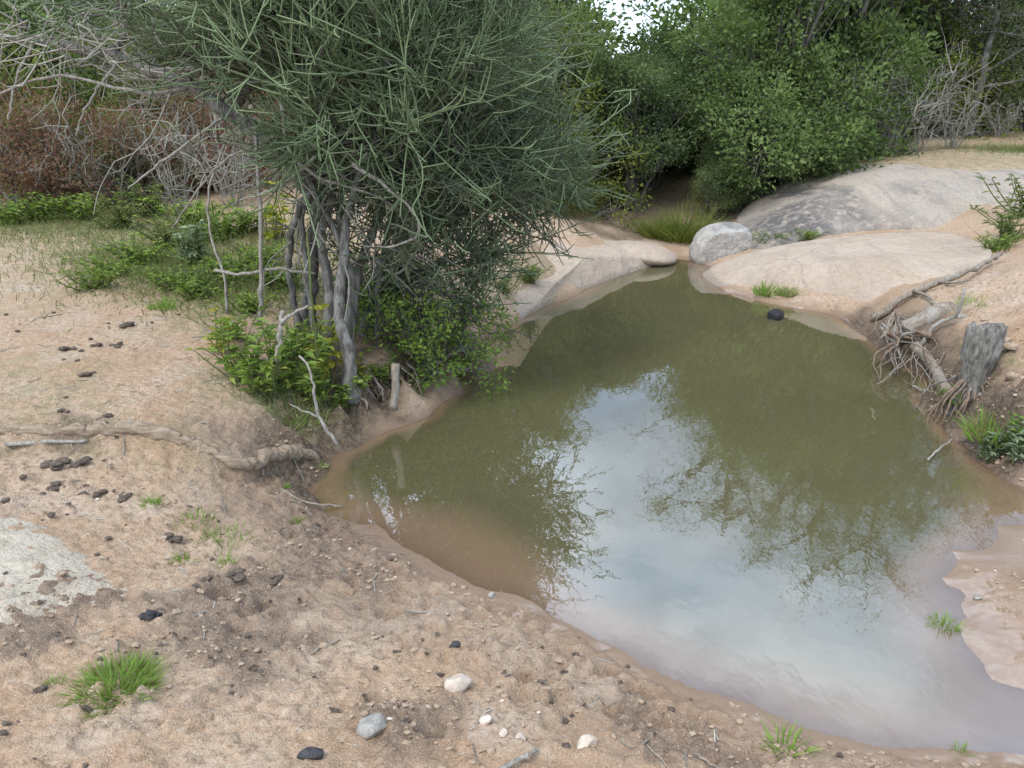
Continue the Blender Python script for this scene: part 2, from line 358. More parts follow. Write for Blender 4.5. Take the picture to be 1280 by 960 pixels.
def ground_mat():
    M = Mat('sandy_soil')
    a = M.noise(1.3, 5, .6); b = M.noise(5.5, 5, .6, dist=.4); c = M.noise(38, 4, .65); d = M.noise(190, 3, .6); e = M.noise(2.7, 3)
    col = M.mix(M.ramp(a, .35, .65), (.42, .28, .175), (.49, .36, .25))
    col = M.mix(M.math('MULTIPLY', M.ramp(b, .50, .72), .55), col, (.45, .275, .17))
    col = M.mix(M.math('MULTIPLY', M.ramp(e, .52, .7), .45), col, (.53, .44, .36))
    col = M.mix(M.math('MULTIPLY', M.ramp(c, .51, .63), M.ramp(a, .38, .6, .2, .7)), col, (.225, .16, .11))
    col = M.mix(M.math('MULTIPLY', M.ramp(c, .46, .35), .45), col, (.60, .50, .39))
    mud = M.math('MULTIPLY', M.attr('mud'), M.ramp(b, .3, .52, .5, 1))
    col = M.mix(M.math('MULTIPLY', mud, .92), col, M.mix(M.ramp(c, .4, .6), (.14, .10, .075), (.265, .20, .15)))
    gr = M.math('MULTIPLY', M.attr('litter'), M.ramp(M.noise(9, 5, .7), .38, .6))
    col = M.mix(M.math('MULTIPLY', gr, .8), col, M.mix(M.ramp(M.noise(30, 3), .4, .6), (.16, .17, .075), (.30, .27, .14)))
    col = M.mix(M.math('MULTIPLY', M.ramp(d, .54, .66), M.ramp(e, .4, .62, .5, .15)), col, (.17, .12, .085))
    col = M.mix(M.math('MULTIPLY', M.ramp(d, .44, .32), .5), col, (.62, .54, .44))
    zz = M.math('ADD', pos_z(M), M.math('MULTIPLY', M.math('SUBTRACT', M.noise(6, 4), .5), -.10))
    wet = M.ramp(zz, .075, .005)
    col = M.mix(M.math('MULTIPLY', wet, .55), col, (.25, .165, .11))
    col = M.mix(M.math('MULTIPLY', M.ramp(pos_z(M), .03, .0), .5), col, (.23, .16, .115))
    hum_shade = M.math('MULTIPLY', M.attr('humus_shade'), M.ramp(b, .28, .5, .45, 1)); col = M.mix(M.math('MULTIPLY', hum_shade, .9), col, M.mix(M.ramp(c, .4, .6), (.075, .055, .04), (.16, .12, .085)))
    sn = M.n('ShaderNodeSeparateXYZ'); M.l(M.geo.outputs['True Normal'], sn.inputs[0]); film = M.math('MULTIPLY', M.ramp(pos_z(M), .028, .006), M.ramp(sn.outputs['Z'], .90, .985)); rough = M.ramp(film, 0, 1, .9, .6)
    h = M.math('ADD', M.math('MULTIPLY', c, 1.0), M.math('MULTIPLY', d, .35))
    n1 = M.n('ShaderNodeBump'); M.l(M.ramp(film, 0, 1, 1.0, .12), n1.inputs['Strength']); n1.inputs['Distance'].default_value = .02; M.l(h, n1.inputs['Height'])
    m_ = M.done(col, rough, n1.outputs['Normal'], .2)
    M.l(M.math('MULTIPLY', film, .7), M.b.inputs['Coat Weight']); M.b.inputs['Coat Roughness'].default_value = .12; M.b.inputs['Coat IOR'].default_value = 2.2
    return m_
def granite(name, base, alt, dark, pink=0.0, streak=.5, wetline=True, stain=None):
    M = Mat(name)
    a = M.noise(1.6, 5, .6); f = M.noise(140, 3, .7); g = M.noise(420, 2, .6); k = M.noise(9, 5, .65); s = M.noise(2.2, 5, .6, M.scaled((2.2, .6, 1.0)), .6)
    col = M.mix(M.ramp(a, .38, .62), base, alt)
    col = M.mix(M.math('MULTIPLY', M.ramp(s, .50, .66), streak), col, dark)
    col = M.mix(M.math('MULTIPLY', M.ramp(k, .52, .75), .4), col, (dark[0] * 1.25, dark[1] * 1.25, dark[2] * 1.22))
    col = M.mix(M.math('MULTIPLY', M.ramp(f, .55, .68), .55), col, (.17, .155, .145))
    col = M.mix(M.math('MULTIPLY', M.ramp(f, .44, .32), .45), col, (.66, .62, .57))
    col = M.mix(M.math('MULTIPLY', M.ramp(g, .58, .7), .3), col, (.12, .11, .10))
    if stain is not None:
        col = M.mix(M.math('MULTIPLY', M.math('MULTIPLY', M.attr('stain'), M.ramp(k, .3, .55)), .9), col, stain)
    mid = M.noise(24, 5, .7); col = M.mix(M.math('MULTIPLY', M.ramp(mid, .52, .66), .5), col, (dark[0] * .9, dark[1] * .88, dark[2] * .85)); col = M.mix(M.math('MULTIPLY', M.ramp(mid, .42, .3), .35), col, (.64, .58, .51))
    rough = .85
    if wetline:
        zz = M.math('ADD', pos_z(M), M.math('MULTIPLY', M.math('SUBTRACT', M.noise(3, 4), .5), -.05))
        wet = M.ramp(zz, .06, .02); col = M.mix(M.math('MULTIPLY', wet, .5), col, (.23, .20, .16)); rough = M.ramp(wet, 0, 1, .85, .45)
    vo = M.n('ShaderNodeTexVoronoi', feature='DISTANCE_TO_EDGE'); vo.inputs['Scale'].default_value = .75
    vm = M.n('ShaderNodeMix', data_type='VECTOR'); vm.inputs['Factor'].default_value = .22; M.l(M.geo.outputs['Position'], vm.inputs['A']); vn = M.n('ShaderNodeTexNoise'); vn.inputs['Scale'].default_value = 2.5; vn.inputs['Detail'].default_value = 5; M.l(M.geo.outputs['Position'], vn.inputs['Vector']); M.l(vn.outputs['Color'], vm.inputs['B']); M.l(vm.outputs['Result'], vo.inputs['Vector'])
    crk = M.math('MULTIPLY', M.ramp(vo.outputs['Distance'], .012, .002), M.ramp(a, .44, .56)); col = M.mix(M.math('MULTIPLY', crk, .22), col, (.12, .10, .085))
    nrm = M.bump(crk, -.3, .012); nrm = M.bump(f, .5, .008, nrm); nrm = M.bump(mid, .6, .02, nrm); nrm = M.bump(k, .8, .06, nrm)
    return M.done(col, rough, nrm, .3)
def bark(name, a, b, scale=(14, 14, 3)):
    M = Mat(name); v = M.scaled(scale); n = M.noise(2.5, 5, .65, v); k = M.noise(7, 4); fine = M.noise(60, 3, .6)
    col = M.mix(M.ramp(n, .36, .64), a, b); col = M.mix(M.math('MULTIPLY', M.ramp(k, .55, .72), .5), col, (.40, .40, .37))
    col = M.mix(M.math('MULTIPLY', M.ramp(fine, .55, .7), .4), col, (a[0] * .5, a[1] * .5, a[2] * .5))
    return M.done(col, .9, M.bump(M.math('ADD', n, M.math('MULTIPLY', fine, .5)), .8, .012), .2)
def foliage(name, cols, trans=.42, rough=.55, vary=.25):
    """cols: dark, mid, light; picked per leaf, shifted per plant"""
    M = Mat(name); r = M.attr('rnd'); w = M.noise(1.7, 3)
    cr_ = M.n('ShaderNodeValToRGB'); els = cr_.color_ramp.elements
    els[0].position = .05; els[0].color = (*cols[0], 1); els[1].position = .95; els[1].color = (*cols[2], 1)
    e = els.new(.5); e.color = (*cols[1], 1)
    sh = M.math('ADD', r, M.math('ADD', M.math('MULTIPLY', M.math('SUBTRACT', w, .5), .9), M.math('MULTIPLY', M.math('SUBTRACT', M.obj_rnd(), .5), vary)))
    M.l(sh, cr_.inputs['Fac'])
    b = M.n('ShaderNodeBsdfPrincipled'); M.l(cr_.outputs['Color'], b.inputs['Base Color']); b.inputs['Roughness'].default_value = rough; b.inputs['Specular IOR Level'].default_value = .3
    if trans:
        t = M.n('ShaderNodeBsdfTranslucent'); M.l(M.mix(1.0, cr_.outputs['Color'], (1.0, 1.15, .55), 'MULTIPLY'), t.inputs['Color'])
        mxs = M.n('ShaderNodeMixShader'); mxs.inputs[0].default_value = trans; M.l(b.outputs[0], mxs.inputs[1]); M.l(t.outputs[0], mxs.inputs[2]); M.l(mxs.outputs[0], M.out.inputs['Surface'])
    else: M.l(b.outputs[0], M.out.inputs['Surface'])
    return M.m
def lump_mat(name, a, b, sc=40, rough=.9):
    M = Mat(name); n = M.noise(sc, 4, .65); f = M.noise(sc * 5, 3)
    col = M.mix(M.ramp(n, .35, .65), a, b); col = M.mix(M.math('MULTIPLY', M.ramp(f, .55, .7), .4), col, (a[0] * .55, a[1] * .55, a[2] * .55))
    col = M.mix(M.math('MULTIPLY', M.math('SUBTRACT', M.obj_rnd(), .3), .3), col, (b[0] * 1.15, b[1] * 1.1, b[2] * 1.05))
    return M.done(col, rough, M.bump(f, .6, .006), .25)

m_ground = ground_mat()
m_slab_pink = granite('pink_granite', (.44, .34, .255), (.50, .40, .31), (.32, .26, .21), streak=.45)
m_slab_white = granite('pale_granite', (.47, .40, .305), (.53, .465, .37), (.36, .285, .21), streak=.55, wetline=False)
m_dome = granite('weathered_granite', (.44, .365, .285), (.39, .335, .28), (.22, .20, .175), streak=.55, stain=(.085, .08, .08))
m_boulder = granite('grey_granite', (.40, .37, .33), (.47, .44, .40), (.16, .155, .15), streak=.75)
m_bark_grey = bark('grey_bark', (.085, .08, .07), (.235, .225, .205))
m_bark_dark = bark('dark_bark', (.085, .078, .068), (.17, .16, .145))
m_dead = bark('bleached_wood', (.22, .20, .17), (.37, .345, .305), (20, 20, 5))
m_drift = bark('driftwood', (.20, .165, .13), (.33, .285, .235), (18, 18, 6))
m_root_pale = bark('pale_root', (.21, .155, .11), (.36, .285, .21), (4, 22, 22))
m_stump = bark('weathered_stump_wood', (.10, .09, .08), (.25, .235, .21), (16, 16, 5))
m_root = bark('root_bark', (.15, .105, .075), (.27, .205, .15), (22, 22, 8))
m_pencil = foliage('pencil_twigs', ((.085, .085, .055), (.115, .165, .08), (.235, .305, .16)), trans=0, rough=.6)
m_drytwig = foliage('dry_twigs', ((.15, .14, .115), (.28, .265, .225), (.42, .40, .35)), trans=0, rough=.9)
m_leaf = foliage('green_leaves', ((.065, .098, .034), (.14, .20, .068), (.26, .33, .13)))
m_leaf_dark = foliage('dark_leaves', ((.046, .072, .028), (.098, .145, .058), (.18, .24, .105)))
m_leaf_yellow = foliage('yellow_green_leaves', ((.075, .095, .022), (.17, .20, .045), (.28, .30, .075)))
m_leaf_grey = foliage('grey_green_leaves', ((.085, .115, .06), (.155, .20, .11), (.25, .31, .18)))
m_leaf_red = foliage('russet_leaves', ((.19, .07, .055), (.23, .13, .09), (.23, .235, .11)))
m_leaf_olive = foliage('olive_leaves', ((.08, .105, .034), (.17, .205, .07), (.28, .31, .12)))
m_weed = foliage('weed_leaves', ((.10, .16, .03), (.20, .30, .06), (.36, .42, .10)), trans=.4)
m_weed_y = foliage('yellowing_leaves', ((.16, .19, .03), (.33, .35, .05), (.48, .44, .07)), trans=.4)
m_grass = foliage('fresh_grass', ((.24, .22, .09), (.17, .31, .05), (.30, .43, .10)), trans=.4)
m_drygrass = foliage('dry_grass', ((.20, .19, .09), (.30, .28, .15), (.42, .38, .24)), trans=.3)
m_weed_g = foliage('ground_herbs', ((.17, .15, .07), (.15, .20, .06), (.25, .31, .10)), trans=.3)
m_silver = foliage('silvery_leaves', ((.12, .17, .09), (.22, .28, .17), (.34, .40, .27)), trans=.3)
m_dung = lump_mat('dung', (.075, .058, .046), (.15, .12, .095), 60)
m_dung_b = lump_mat('dark_dung', (.028, .028, .032), (.07, .068, .072), 60, .75)
m_clod = lump_mat('clods', (.30, .22, .155), (.42, .325, .24), 50)
m_stone = lump_mat('pale_stone', (.50, .41, .33), (.64, .55, .46), 30)
m_stone_grey = lump_mat('grey_stone', (.24, .225, .20), (.40, .38, .345), 35)
m_stone_black = lump_mat('black_stone', (.012, .012, .013), (.03, .03, .032), 30, .5)

# ------------------------------------------------------------------ ground sheet
def axis(fine0, fine1, st, out, g=1.09):
    a = list(np.arange(fine0, fine1, st)); s = st
    while a[-1] < out: s *= g; a.append(a[-1] + s)
    s = st; b = []; q = fine0
    while q > -out: s *= g; q -= s; b.append(q)
    return np.array(b[::-1] + a)
gx = axis(-2.6, 3.2, .0125, 320); gy = axis(1.45, 5.2, .0115, 320, 1.06)
X, Y = np.meshgrid(gx, gy); Z = H(X.ravel(), Y.ravel()); xx, yy = X.ravel(), Y.ravel()
nx, ny = len(gx), len(gy); idx = np.arange(nx * ny).reshape(ny, nx)
Qg = np.stack([idx[:-1, :-1], idx[:-1, 1:], idx[1:, 1:], idx[1:, :-1]], -1).reshape(-1, 4)
lit = np.zeros_like(xx); lnz = .5 * n2(xx, yy, 3, 4)
for px, py, r in [(250, 330, 1.5), (330, 380, .9), (150, 280, 2.0), (60, 260, 2.0), (350, 500, .45), (400, 520, .35), (1000, 300, .5), (1270, 188, 1.2), (690, 315, .0001), (660, 355, .5), (1200, 480, .35)]:
    q = G(px, py); lit = np.maximum(lit, sstep(1.2, .3, np.hypot(xx - q[0], yy - q[1]) / r + lnz))
lit = np.maximum(lit, sstep(10.5, 13, np.hypot(xx, yy)))
for px, py, r in [(40, 520, .35), (110, 520, .3), (60, 470, .5), (200, 545, .3)]:
    q = G(px, py); lit = np.maximum(lit, .55 * sstep(1.2, .3, np.hypot(xx - q[0], yy - q[1]) / r + lnz))
ground = obj('ground', mesh_np('ground', np.stack([xx, yy, Z], -1), Qg, None, [m_ground], {'mud': zones(xx, yy), 'litter': lit, 'humus_shade': humus_shade(xx, yy)}), kind='structure')

# ------------------------------------------------------------------ water
wx = np.arange(-2.2, 6.2, .04); wy = np.arange(1.2, 13.0, .04)
X, Y = np.meshgrid(wx, wy); dep = -H(X.ravel(), Y.ravel())
i2 = np.arange(len(wx) * len(wy)).reshape(len(wy), len(wx))
Qw = np.stack([i2[:-1, :-1], i2[:-1, 1:], i2[1:, 1:], i2[1:, :-1]], -1).reshape(-1, 4)
keep = (dep[Qw] > -.03).any(1); Qw = Qw[keep]
M = Mat('muddy_water')
dp = M.attr('depth')
# silt hides the bed within a few decimetres
alpha = M.math('SUBTRACT', 1.0, M.math('MULTIPLY', .5, M.math('POWER', 2.718, M.math('MULTIPLY', M.math('MAXIMUM', dp, 0.0), -20.0))))
murk = M.mix(M.ramp(dp, .0, .12), (.30, .195, .12), (.108, .096, .047))
rip = M.noise(7, 3, .5, M.scaled((1.0, .55, 1))); rip2 = M.noise(28, 2, .5, M.scaled((1.0, .6, 1)))
nrm = M.bump(M.math('ADD', rip, M.math('MULTIPLY', rip2, .16)), .035, .03)
dif = M.n('ShaderNodeBsdfDiffuse'); M.l(murk, dif.inputs['Color'])
tr = M.n('ShaderNodeBsdfTransparent'); ma = M.n('ShaderNodeMixShader'); M.l(alpha, ma.inputs[0]); M.l(tr.outputs[0], ma.inputs[1]); M.l(dif.outputs[0], ma.inputs[2])
gl = M.n('ShaderNodeBsdfGlossy'); gl.inputs['Roughness'].default_value = .015; M.l(nrm, gl.inputs['Normal'])
fr = M.n('ShaderNodeFresnel'); fr.inputs['IOR'].default_value = 3.0; M.l(nrm, fr.inputs['Normal'])
mw = M.n('ShaderNodeMixShader'); M.l(fr.outputs[0], mw.inputs[0]); M.l(ma.outputs[0], mw.inputs[1]); M.l(gl.outputs[0], mw.inputs[2]); M.l(mw.outputs[0], M.out.inputs['Surface'])
m_water = M.m
water = obj('water', mesh_np('water', np.stack([X.ravel(), Y.ravel(), np.zeros(X.size)], -1), Qw, None, [m_water], {'depth': dep}), kind='structure')

# ------------------------------------------------------------------ rocks
def slab(name, outline, centre, mat, flush=None, n=2.4, m=1.3, rings=34, spokes=120, bump=.03, seed=0, skirt=.3, stain=None, **k):
    o = np.array([q if isinstance(q, np.ndarray) else P(*q) for q in outline]); c = np.array(centre)
    p = resample(np.vstack([o, o[:1]]), spokes + 1)[:-1]
    t = np.linspace(1, 0, rings) ** .8; t[-1] = .004
    S = t[:, None]; xy = c[None, None, :2] + (p[None, :, :2] - c[None, None, :2]) * S[..., None]
    zz = p[None, :, 2] + (c[2] - p[None, :, 2]) * (1 - S ** n) ** (1 / m)
    V = np.concatenate([xy, zz[..., None]], -1)
    if flush: V[..., 2] = H0(V[..., 0], V[..., 1]) + .018 * n2(V[..., 0], V[..., 1], 2.2, 1) + flush * (1 - S ** 3) - .008 * S ** 6
    V[..., 2] += bump * (fbm(np.concatenate([V[..., :2] * 1.7, np.full(V.shape[:2] + (1,), seed * 1.7)], -1), 4)) * np.minimum(1, (1 - S) * 6 + .2)
    low = p.copy(); low[:, 2] -= skirt; low[:, :2] += (low[:, :2] - c[:2]) * .03
    V = np.concatenate([low[None], V], 0); r = rings + 1
    b = np.arange(r - 1)[:, None] * spokes; j = np.arange(spokes)[None]; j2 = (j + 1) % spokes
    Q = np.stack([b + j, b + j2, b + spokes + j2, b + spokes + j], -1).reshape(-1, 4)
    V = V.reshape(-1, 3); at = {}
    if stain is not None: at['stain'] = stain(V)
    return obj(name, mesh_np(name, V, Q, None, [mat], at), **k)
slab('granite_slab', [(632, 418, -.06), (690, 388, -.07), (770, 354, -.06), (842, 327, -.03), (834, 315, .07), (797, 305, .16), (745, 299, .27), (700, 302, .36), (660, 328, .28), (630, 378, .12)],
     P(735, 322, .27), m_slab_pink, seed=1, n=1.35, m=1.0, bump=.05, label='pale pink granite slab sloping into the pool below the grey-green bush', cat='rock')
slab('granite_slab', [(866, 349, -.05), (888, 364, -.06), (950, 376, -.06), (1020, 384, .0), (1090, 384, .12), (1150, 362, .25), (1215, 346, .4), (1238, 312, .5), (1180, 290, .5), (1100, 291, .44), (1020, 299, .36), (955, 311, .24), (905, 326, .1)],
     P(1070, 326, .40), m_slab_pink, seed=2, n=1.5, m=1.05, bump=.05, label='long low pale granite slab running into the pool beside the grey boulder', cat='rock')
def dome_stain(V):
    q = np.array([3.55, 10.05]); d1 = sstep(1.0, .2, np.hypot(V[:, 0] - q[0], (V[:, 1] - q[1]) * .8) / 1.0 + .3 * n2(V[:, 0], V[:, 1], 3, 2))
    w = sstep(.05, .45, n2(V[:, 0] + .25 * V[:, 1], V[:, 1] * .25, 1.3, 5) + .08) * .8 * sstep(6.4, 4.0, V[:, 0])
    return np.clip(d1 + w, 0, 1)
slab('granite_dome', [(930, 304, .22), (962, 308, .25), (1000, 300, .32), (1045, 288, .42), (1100, 284, .47), (1160, 285, .5), (1232, 278, .56), (1330, 266, .7), np.array([9.5, 10.6, .9]), np.array([10.5, 12.3, 1.0]), np.array([8.5, 13.4, 1.05]),
                      np.array([6, 13.3, 1.0]), np.array([4.6, 12.6, .85]), np.array([3.6, 11.9, .5]), np.array([3.2, 11.2, .3])],
     np.array([6.2, 12.0, 1.06]), m_dome, seed=3, n=2.1, m=1.15, rings=44, spokes=180, bump=.06, stain=dome_stain, label='broad weathered granite dome with black water stains, under the green thicket', cat='rock')
def rock(name, mat, dims, seed, cuts=6, sub=4, rough=.12, **k):
    bm = bmesh.new(); bmesh.ops.create_icosphere(bm, subdivisions=sub, radius=1); v = np.array([q.co for q in bm.verts]); f = np.array([[q.index for q in t.verts] for t in bm.faces]); bm.free()
    rs = np.random.RandomState(seed)
    for _ in range(cuts):
        nn = unit(rs, 1)[0]; dd = rs.uniform(.5, .85); e = v @ nn - dd; v = v - np.clip(e, 0, 9)[:, None] * nn * .95
    v = v * (1 + rough * fbm(v * 1.3 + seed * 5.1, 4))[:, None] * (1 + rough * .3 * fbm(v * 6 + seed, 3))[:, None]
    return obj(name, mesh_np(name, v * np.array(dims), None, f, [mat], None), **k)
q = P(906, 330, 0)
rock('boulder', m_boulder, (.42, .36, .32), 5, 5, 5, .1, loc=(q[0], q[1] + .25, .17), rot=(.1, -.25, .3), label='rounded grey lichen-stained boulder at the far water edge before the dome', cat='boulder')
q = P(905, 340, 0); rock('stone', m_stone, (.13, .1, .06), 8, 5, 3, loc=(q[0], q[1], .01), rot=(0, 0, .4), label='small pale stone in the water below the grey boulder', cat='stone')
q = P(803, 318, .1); rock('granite_slab', m_slab_pink, (.45, .5, .13), 12, 0, 4, .06, loc=(q[0], q[1] + .1, .1), rot=(.05, .1, .5), label='small pink granite hump behind the tip of the sloping slab', cat='rock')
q = P(970, 398, 0); rock('stone', m_stone_black, (.085, .08, .085), 21, 5, 3, loc=(q[0], q[1], .02), label='black stone poking out of the water before the long slab', cat='stone')
slab('granite_slab', [(-140, 640, .38), (0, 628, .37), (70, 650, .34), (120, 690, .31), (158, 722, .29), (110, 748, .29), (50, 772, .3), (-20, 785, .33), (-160, 790, .38), (-240, 700, .42)], P(-20, 700, .385), m_slab_white, flush=.022, seed=4, n=3.2, m=1.2, bump=.012, spokes=150,
     skirt=.12, label='flat whitish granite slab showing through the sand of the near bank', cat='rock')

# soil ledge: a lip of crusted earth that overhangs the lower sand
rs = np.random.RandomState(4); lp = []
for (a, b), z in list(zip(ledge_px, ledge_z))[1:]:
    q = P(a, b, z); lp.append((q[0], q[1] + .03, Hs(q[0], q[1] + .06) - .012))
pth = resample(lp, 150); pth[:, 2] = H(pth[:, 0], pth[:, 1] + .05) - .020 + .010 * n2(pth[:, 0], pth[:, 1], 2.4, 5); pth[-6:, 2] -= np.linspace(0, .05, 6)
rr = np.linspace(.034, .030, 150) * (1 + .35 * n2(pth[:, 0], pth[:, 1], 2.6, 2) + .15 * n2(pth[:, 0], pth[:, 1], 12, 6))
V, Q, A = tubes(pth[None], rr[None], 16); V = V + .010 * fbm(V * 14, 4)[:, None] * np.array([[.3, 1, .8]]) + .003 * fbm(V * np.array([20., 30, 30]), 3)[:, None] * np.array([[0, .6, 1]])
b = Buf(); b.add(V, Q); obj('exposed_root', b.mesh('exposed_root', m_root_pale), label='long pale root half buried along the sandy step of the left bank', cat='root')

# ------------------------------------------------------------------ pencil bush
rs = np.random.RandomState(11)
def empty(name, loc, label, cat, group=None):
    return obj(name, None, loc=loc, label=label, cat=cat, group=group)
def child(name, me, parent):
    o = obj(name, me, parent); o.matrix_parent_inverse = parent.matrix_world.inverted()
    o.location = -Vector(parent.location); o.matrix_parent_inverse.identity(); return o
base = G(415, 440)
bush = empty('pencil_bush', base, 'large grey-green pencil bush with bare grey stems leaning over the pool', 'bush')
stems = [([(438, 478, 4.45), (436, 440, 4.47), (424, 398, 4.5), (428, 330, 4.6), (440, 250, 4.7), (470, 170, 4.8)], .058, .03),
         ([(398, 445, 4.75), (412, 380, 4.75), (402, 300, 4.8), (416, 235, 4.85), (405, 160, 4.9)], .055, .03),
         ([(382, 405, 5.1), (390, 345, 5.05), (396, 270, 5.0), (402, 225, 5.0), (380, 120, 5.0)], .075, .04),
         ([(372, 395, 5.0), (362, 330, 4.9), (372, 268, 4.8), (396, 236, 4.8), (440, 205, 4.8)], .032, .026),
         ([(432, 430, 4.9), (446, 350, 4.95), (470, 280, 5.0), (500, 215, 5.1), (560, 150, 5.3)], .05, .03),
         ([(446, 415, 5.2), (474, 340, 5.25), (496, 265, 5.35), (540, 220, 5.5), (620, 190, 5.8)], .045, .028),
         ([(425, 415, 5.2), (430, 330, 5.25), (425, 250, 5.3), (450, 150, 5.3), (480, 60, 5.3)], .05, .03),
         ([(412, 430, 4.7), (440, 370, 4.7), (424, 300, 4.7), (396, 245, 4.75), (372, 190, 4.8)], .034, .02), ([(395, 420, 4.9), (384, 330, 4.9), (378, 270, 4.95), (410, 220, 4.9), (450, 180, 4.9)], .030, .02), ([(470, 400, 5.1), (478, 330, 5.0), (520, 285, 5.0), (560, 270, 5.1)], .028, .018)]
hubs = []
for pts, r0, r1 in stems:
    b = Buf(); w = [PD(*p) for p in pts]; w[0][2] -= .12
    hubs.append(limb(b, w, r0 * .68, r1 * .7, 26, 10, .005, rs, .5, .12, .55)); child('stem', b.mesh('stem', m_bark_grey), bush)
# leaning grey trunk towards the upper left
b = Buf(); lean = limb(b, [PD(408, 262, 5.0), PD(372, 214, 5.0), PD(330, 176, 5.1), PD(290, 142, 5.2), PD(236, 110, 5.3), PD(150, 72, 5.5), PD(40, 52, 5.7), PD(-60, 40, 5.9)], .066, .014, 30, 10, .008, rs, .5, .1)
child('leaning_trunk', b.mesh('leaning_trunk', m_bark_grey), bush)
# crown: lobes (px, py, D, rx, ry, rz, clusters)
lobes = [(330, -10, 5.0, .5, .7, .32, 28), (420, 80, 4.9, .5, .7, .40, 50), (480, 45, 5.0, .52, .7, .42, 46), (480, 150, 4.9, .52, .7, .36, 54), (545, 90, 5.2, .46, .8, .40, 50),
         (565, 180, 5.3, .42, .7, .34, 50), (590, 110, 5.7, .44, .75, .40, 38), (620, 205, 5.8, .44, .6, .25, 40), (580, 255, 5.4, .38, .5, .18, 22), (520, 245, 5.1, .34, .5, .20, 20),
         (540, 0, 5.5, .55, .8, .38, 36), (480, -60, 5.2, .75, .9, .42, 42), (360, -60, 5.0, .75, .8, .42, 38), (560, 325, 5.3, .22, .3, .2, 14), (445, 195, 4.9, .3, .45, .18, 18),
         (270, -5, 5.2, .45, .6, .26, 20), (150, -15, 5.5, .45, .6, .22, 14), (655, 245, 5.9, .24, .4, .14, 14), (685, 210, 6.0, .2, .4, .18, 11), (585, 380, 5.3, .14, .2, .14, 6), (505, 310, 5.0, .18, .3, .12, 7), (610, 315, 5.5, .16, .3, .10, 6), (300, 55, 5.1, .34, .5, .20, 18), (370, 20, 5.0, .4, .5, .25, 22), (610, 30, 5.8, .3, .4, .25, 14), (540, 370, 5.2, .14, .2, .12, 4)]
tw_p, tw_r, tw_a, br_p, br_r = [], [], [], [], []
allh = np.concatenate(hubs + [lean])
centre_all = PD(530, 140, 5.3)
for (px, py, D, rx, ry, rz, n) in lobes:
    c = PD(px, py, D); hi = allh[allh[:, 2] > .9]; s = hi[np.argmin(np.linalg.norm(hi - c, axis=1) + .6 * np.maximum(0, hi[:, 2] - c[2] + .1))]
    mid = (s + c) / 2 + np.array([0, 0, -.06]) + rs.randn(3) * .05
    lb = resample([s, mid, c], 9, .012, rs); b = Buf(); limb(b, [s, mid, c], .026, .013, 14, 7, .01, rs, .5, .1); child('branch', b.mesh('branch', m_bark_grey), bush)
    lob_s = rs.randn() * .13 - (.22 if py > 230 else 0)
    u = unit(rs, n) * (rs.uniform(.25, 1.35, n) ** .6)[:, None]; cl = c + u * np.array([rx, ry, rz])
    for p, uu in zip(cl, u):
        k = lb[rs.randint(3, 9)]; m1 = (k + p) / 2 + rs.randn(3) * .05 + np.array([0, 0, -.05])
        br_p.append(resample([k, m1, p], 6)); br_r.append(np.linspace(.009, .0048, 6))
        nt_ = rs.randint(6, 11); out = uu / (np.linalg.norm(uu) + .1)
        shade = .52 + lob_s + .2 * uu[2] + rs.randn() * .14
        for _ in range(nt_):
            d = out * .75 + rs.randn(3) * .62 + np.array([0, 0, .12]); d /= np.linalg.norm(d); ln = rs.uniform(.16, .46)
            bend = rs.randn(3) * .5 + np.array([0, 0, .34]); t = np.linspace(0, 1, 6)[:, None]
            st = p + rs.randn(3) * .03; path = st + d * ln * t + bend * ln * t * t * .6
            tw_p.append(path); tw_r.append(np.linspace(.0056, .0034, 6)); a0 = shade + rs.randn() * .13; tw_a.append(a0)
            for _ in range(rs.randint(1, 4)):
                f = path[rs.randint(1, 6)]; d2 = d + rs.randn(3) * .5 + np.array([0, 0, .1]); d2 /= np.linalg.norm(d2); l2 = rs.uniform(.08, .22)
                tw_p.append(f + d2 * l2 * t + (rs.randn(3) * .2 + np.array([0, 0, .2])) * l2 * t * t * .6); tw_r.append(np.linspace(.0050, .0030, 6)); tw_a.append(a0 + .05 + rs.randn() * .1)
b = Buf(); V, Q, A = tubes(np.array(br_p), np.array(br_r), 4, rs.uniform(.2, .7, len(br_p))); b.add(V, Q, None, A); child('branchlets', b.mesh('branchlets', m_drytwig), bush)
b = Buf(); V, Q, A = tubes(np.array(tw_p), np.array(tw_r), 3, np.array(tw_a)); b.add(V, Q, None, A); child('crown', b.mesh('crown', m_pencil), bush)
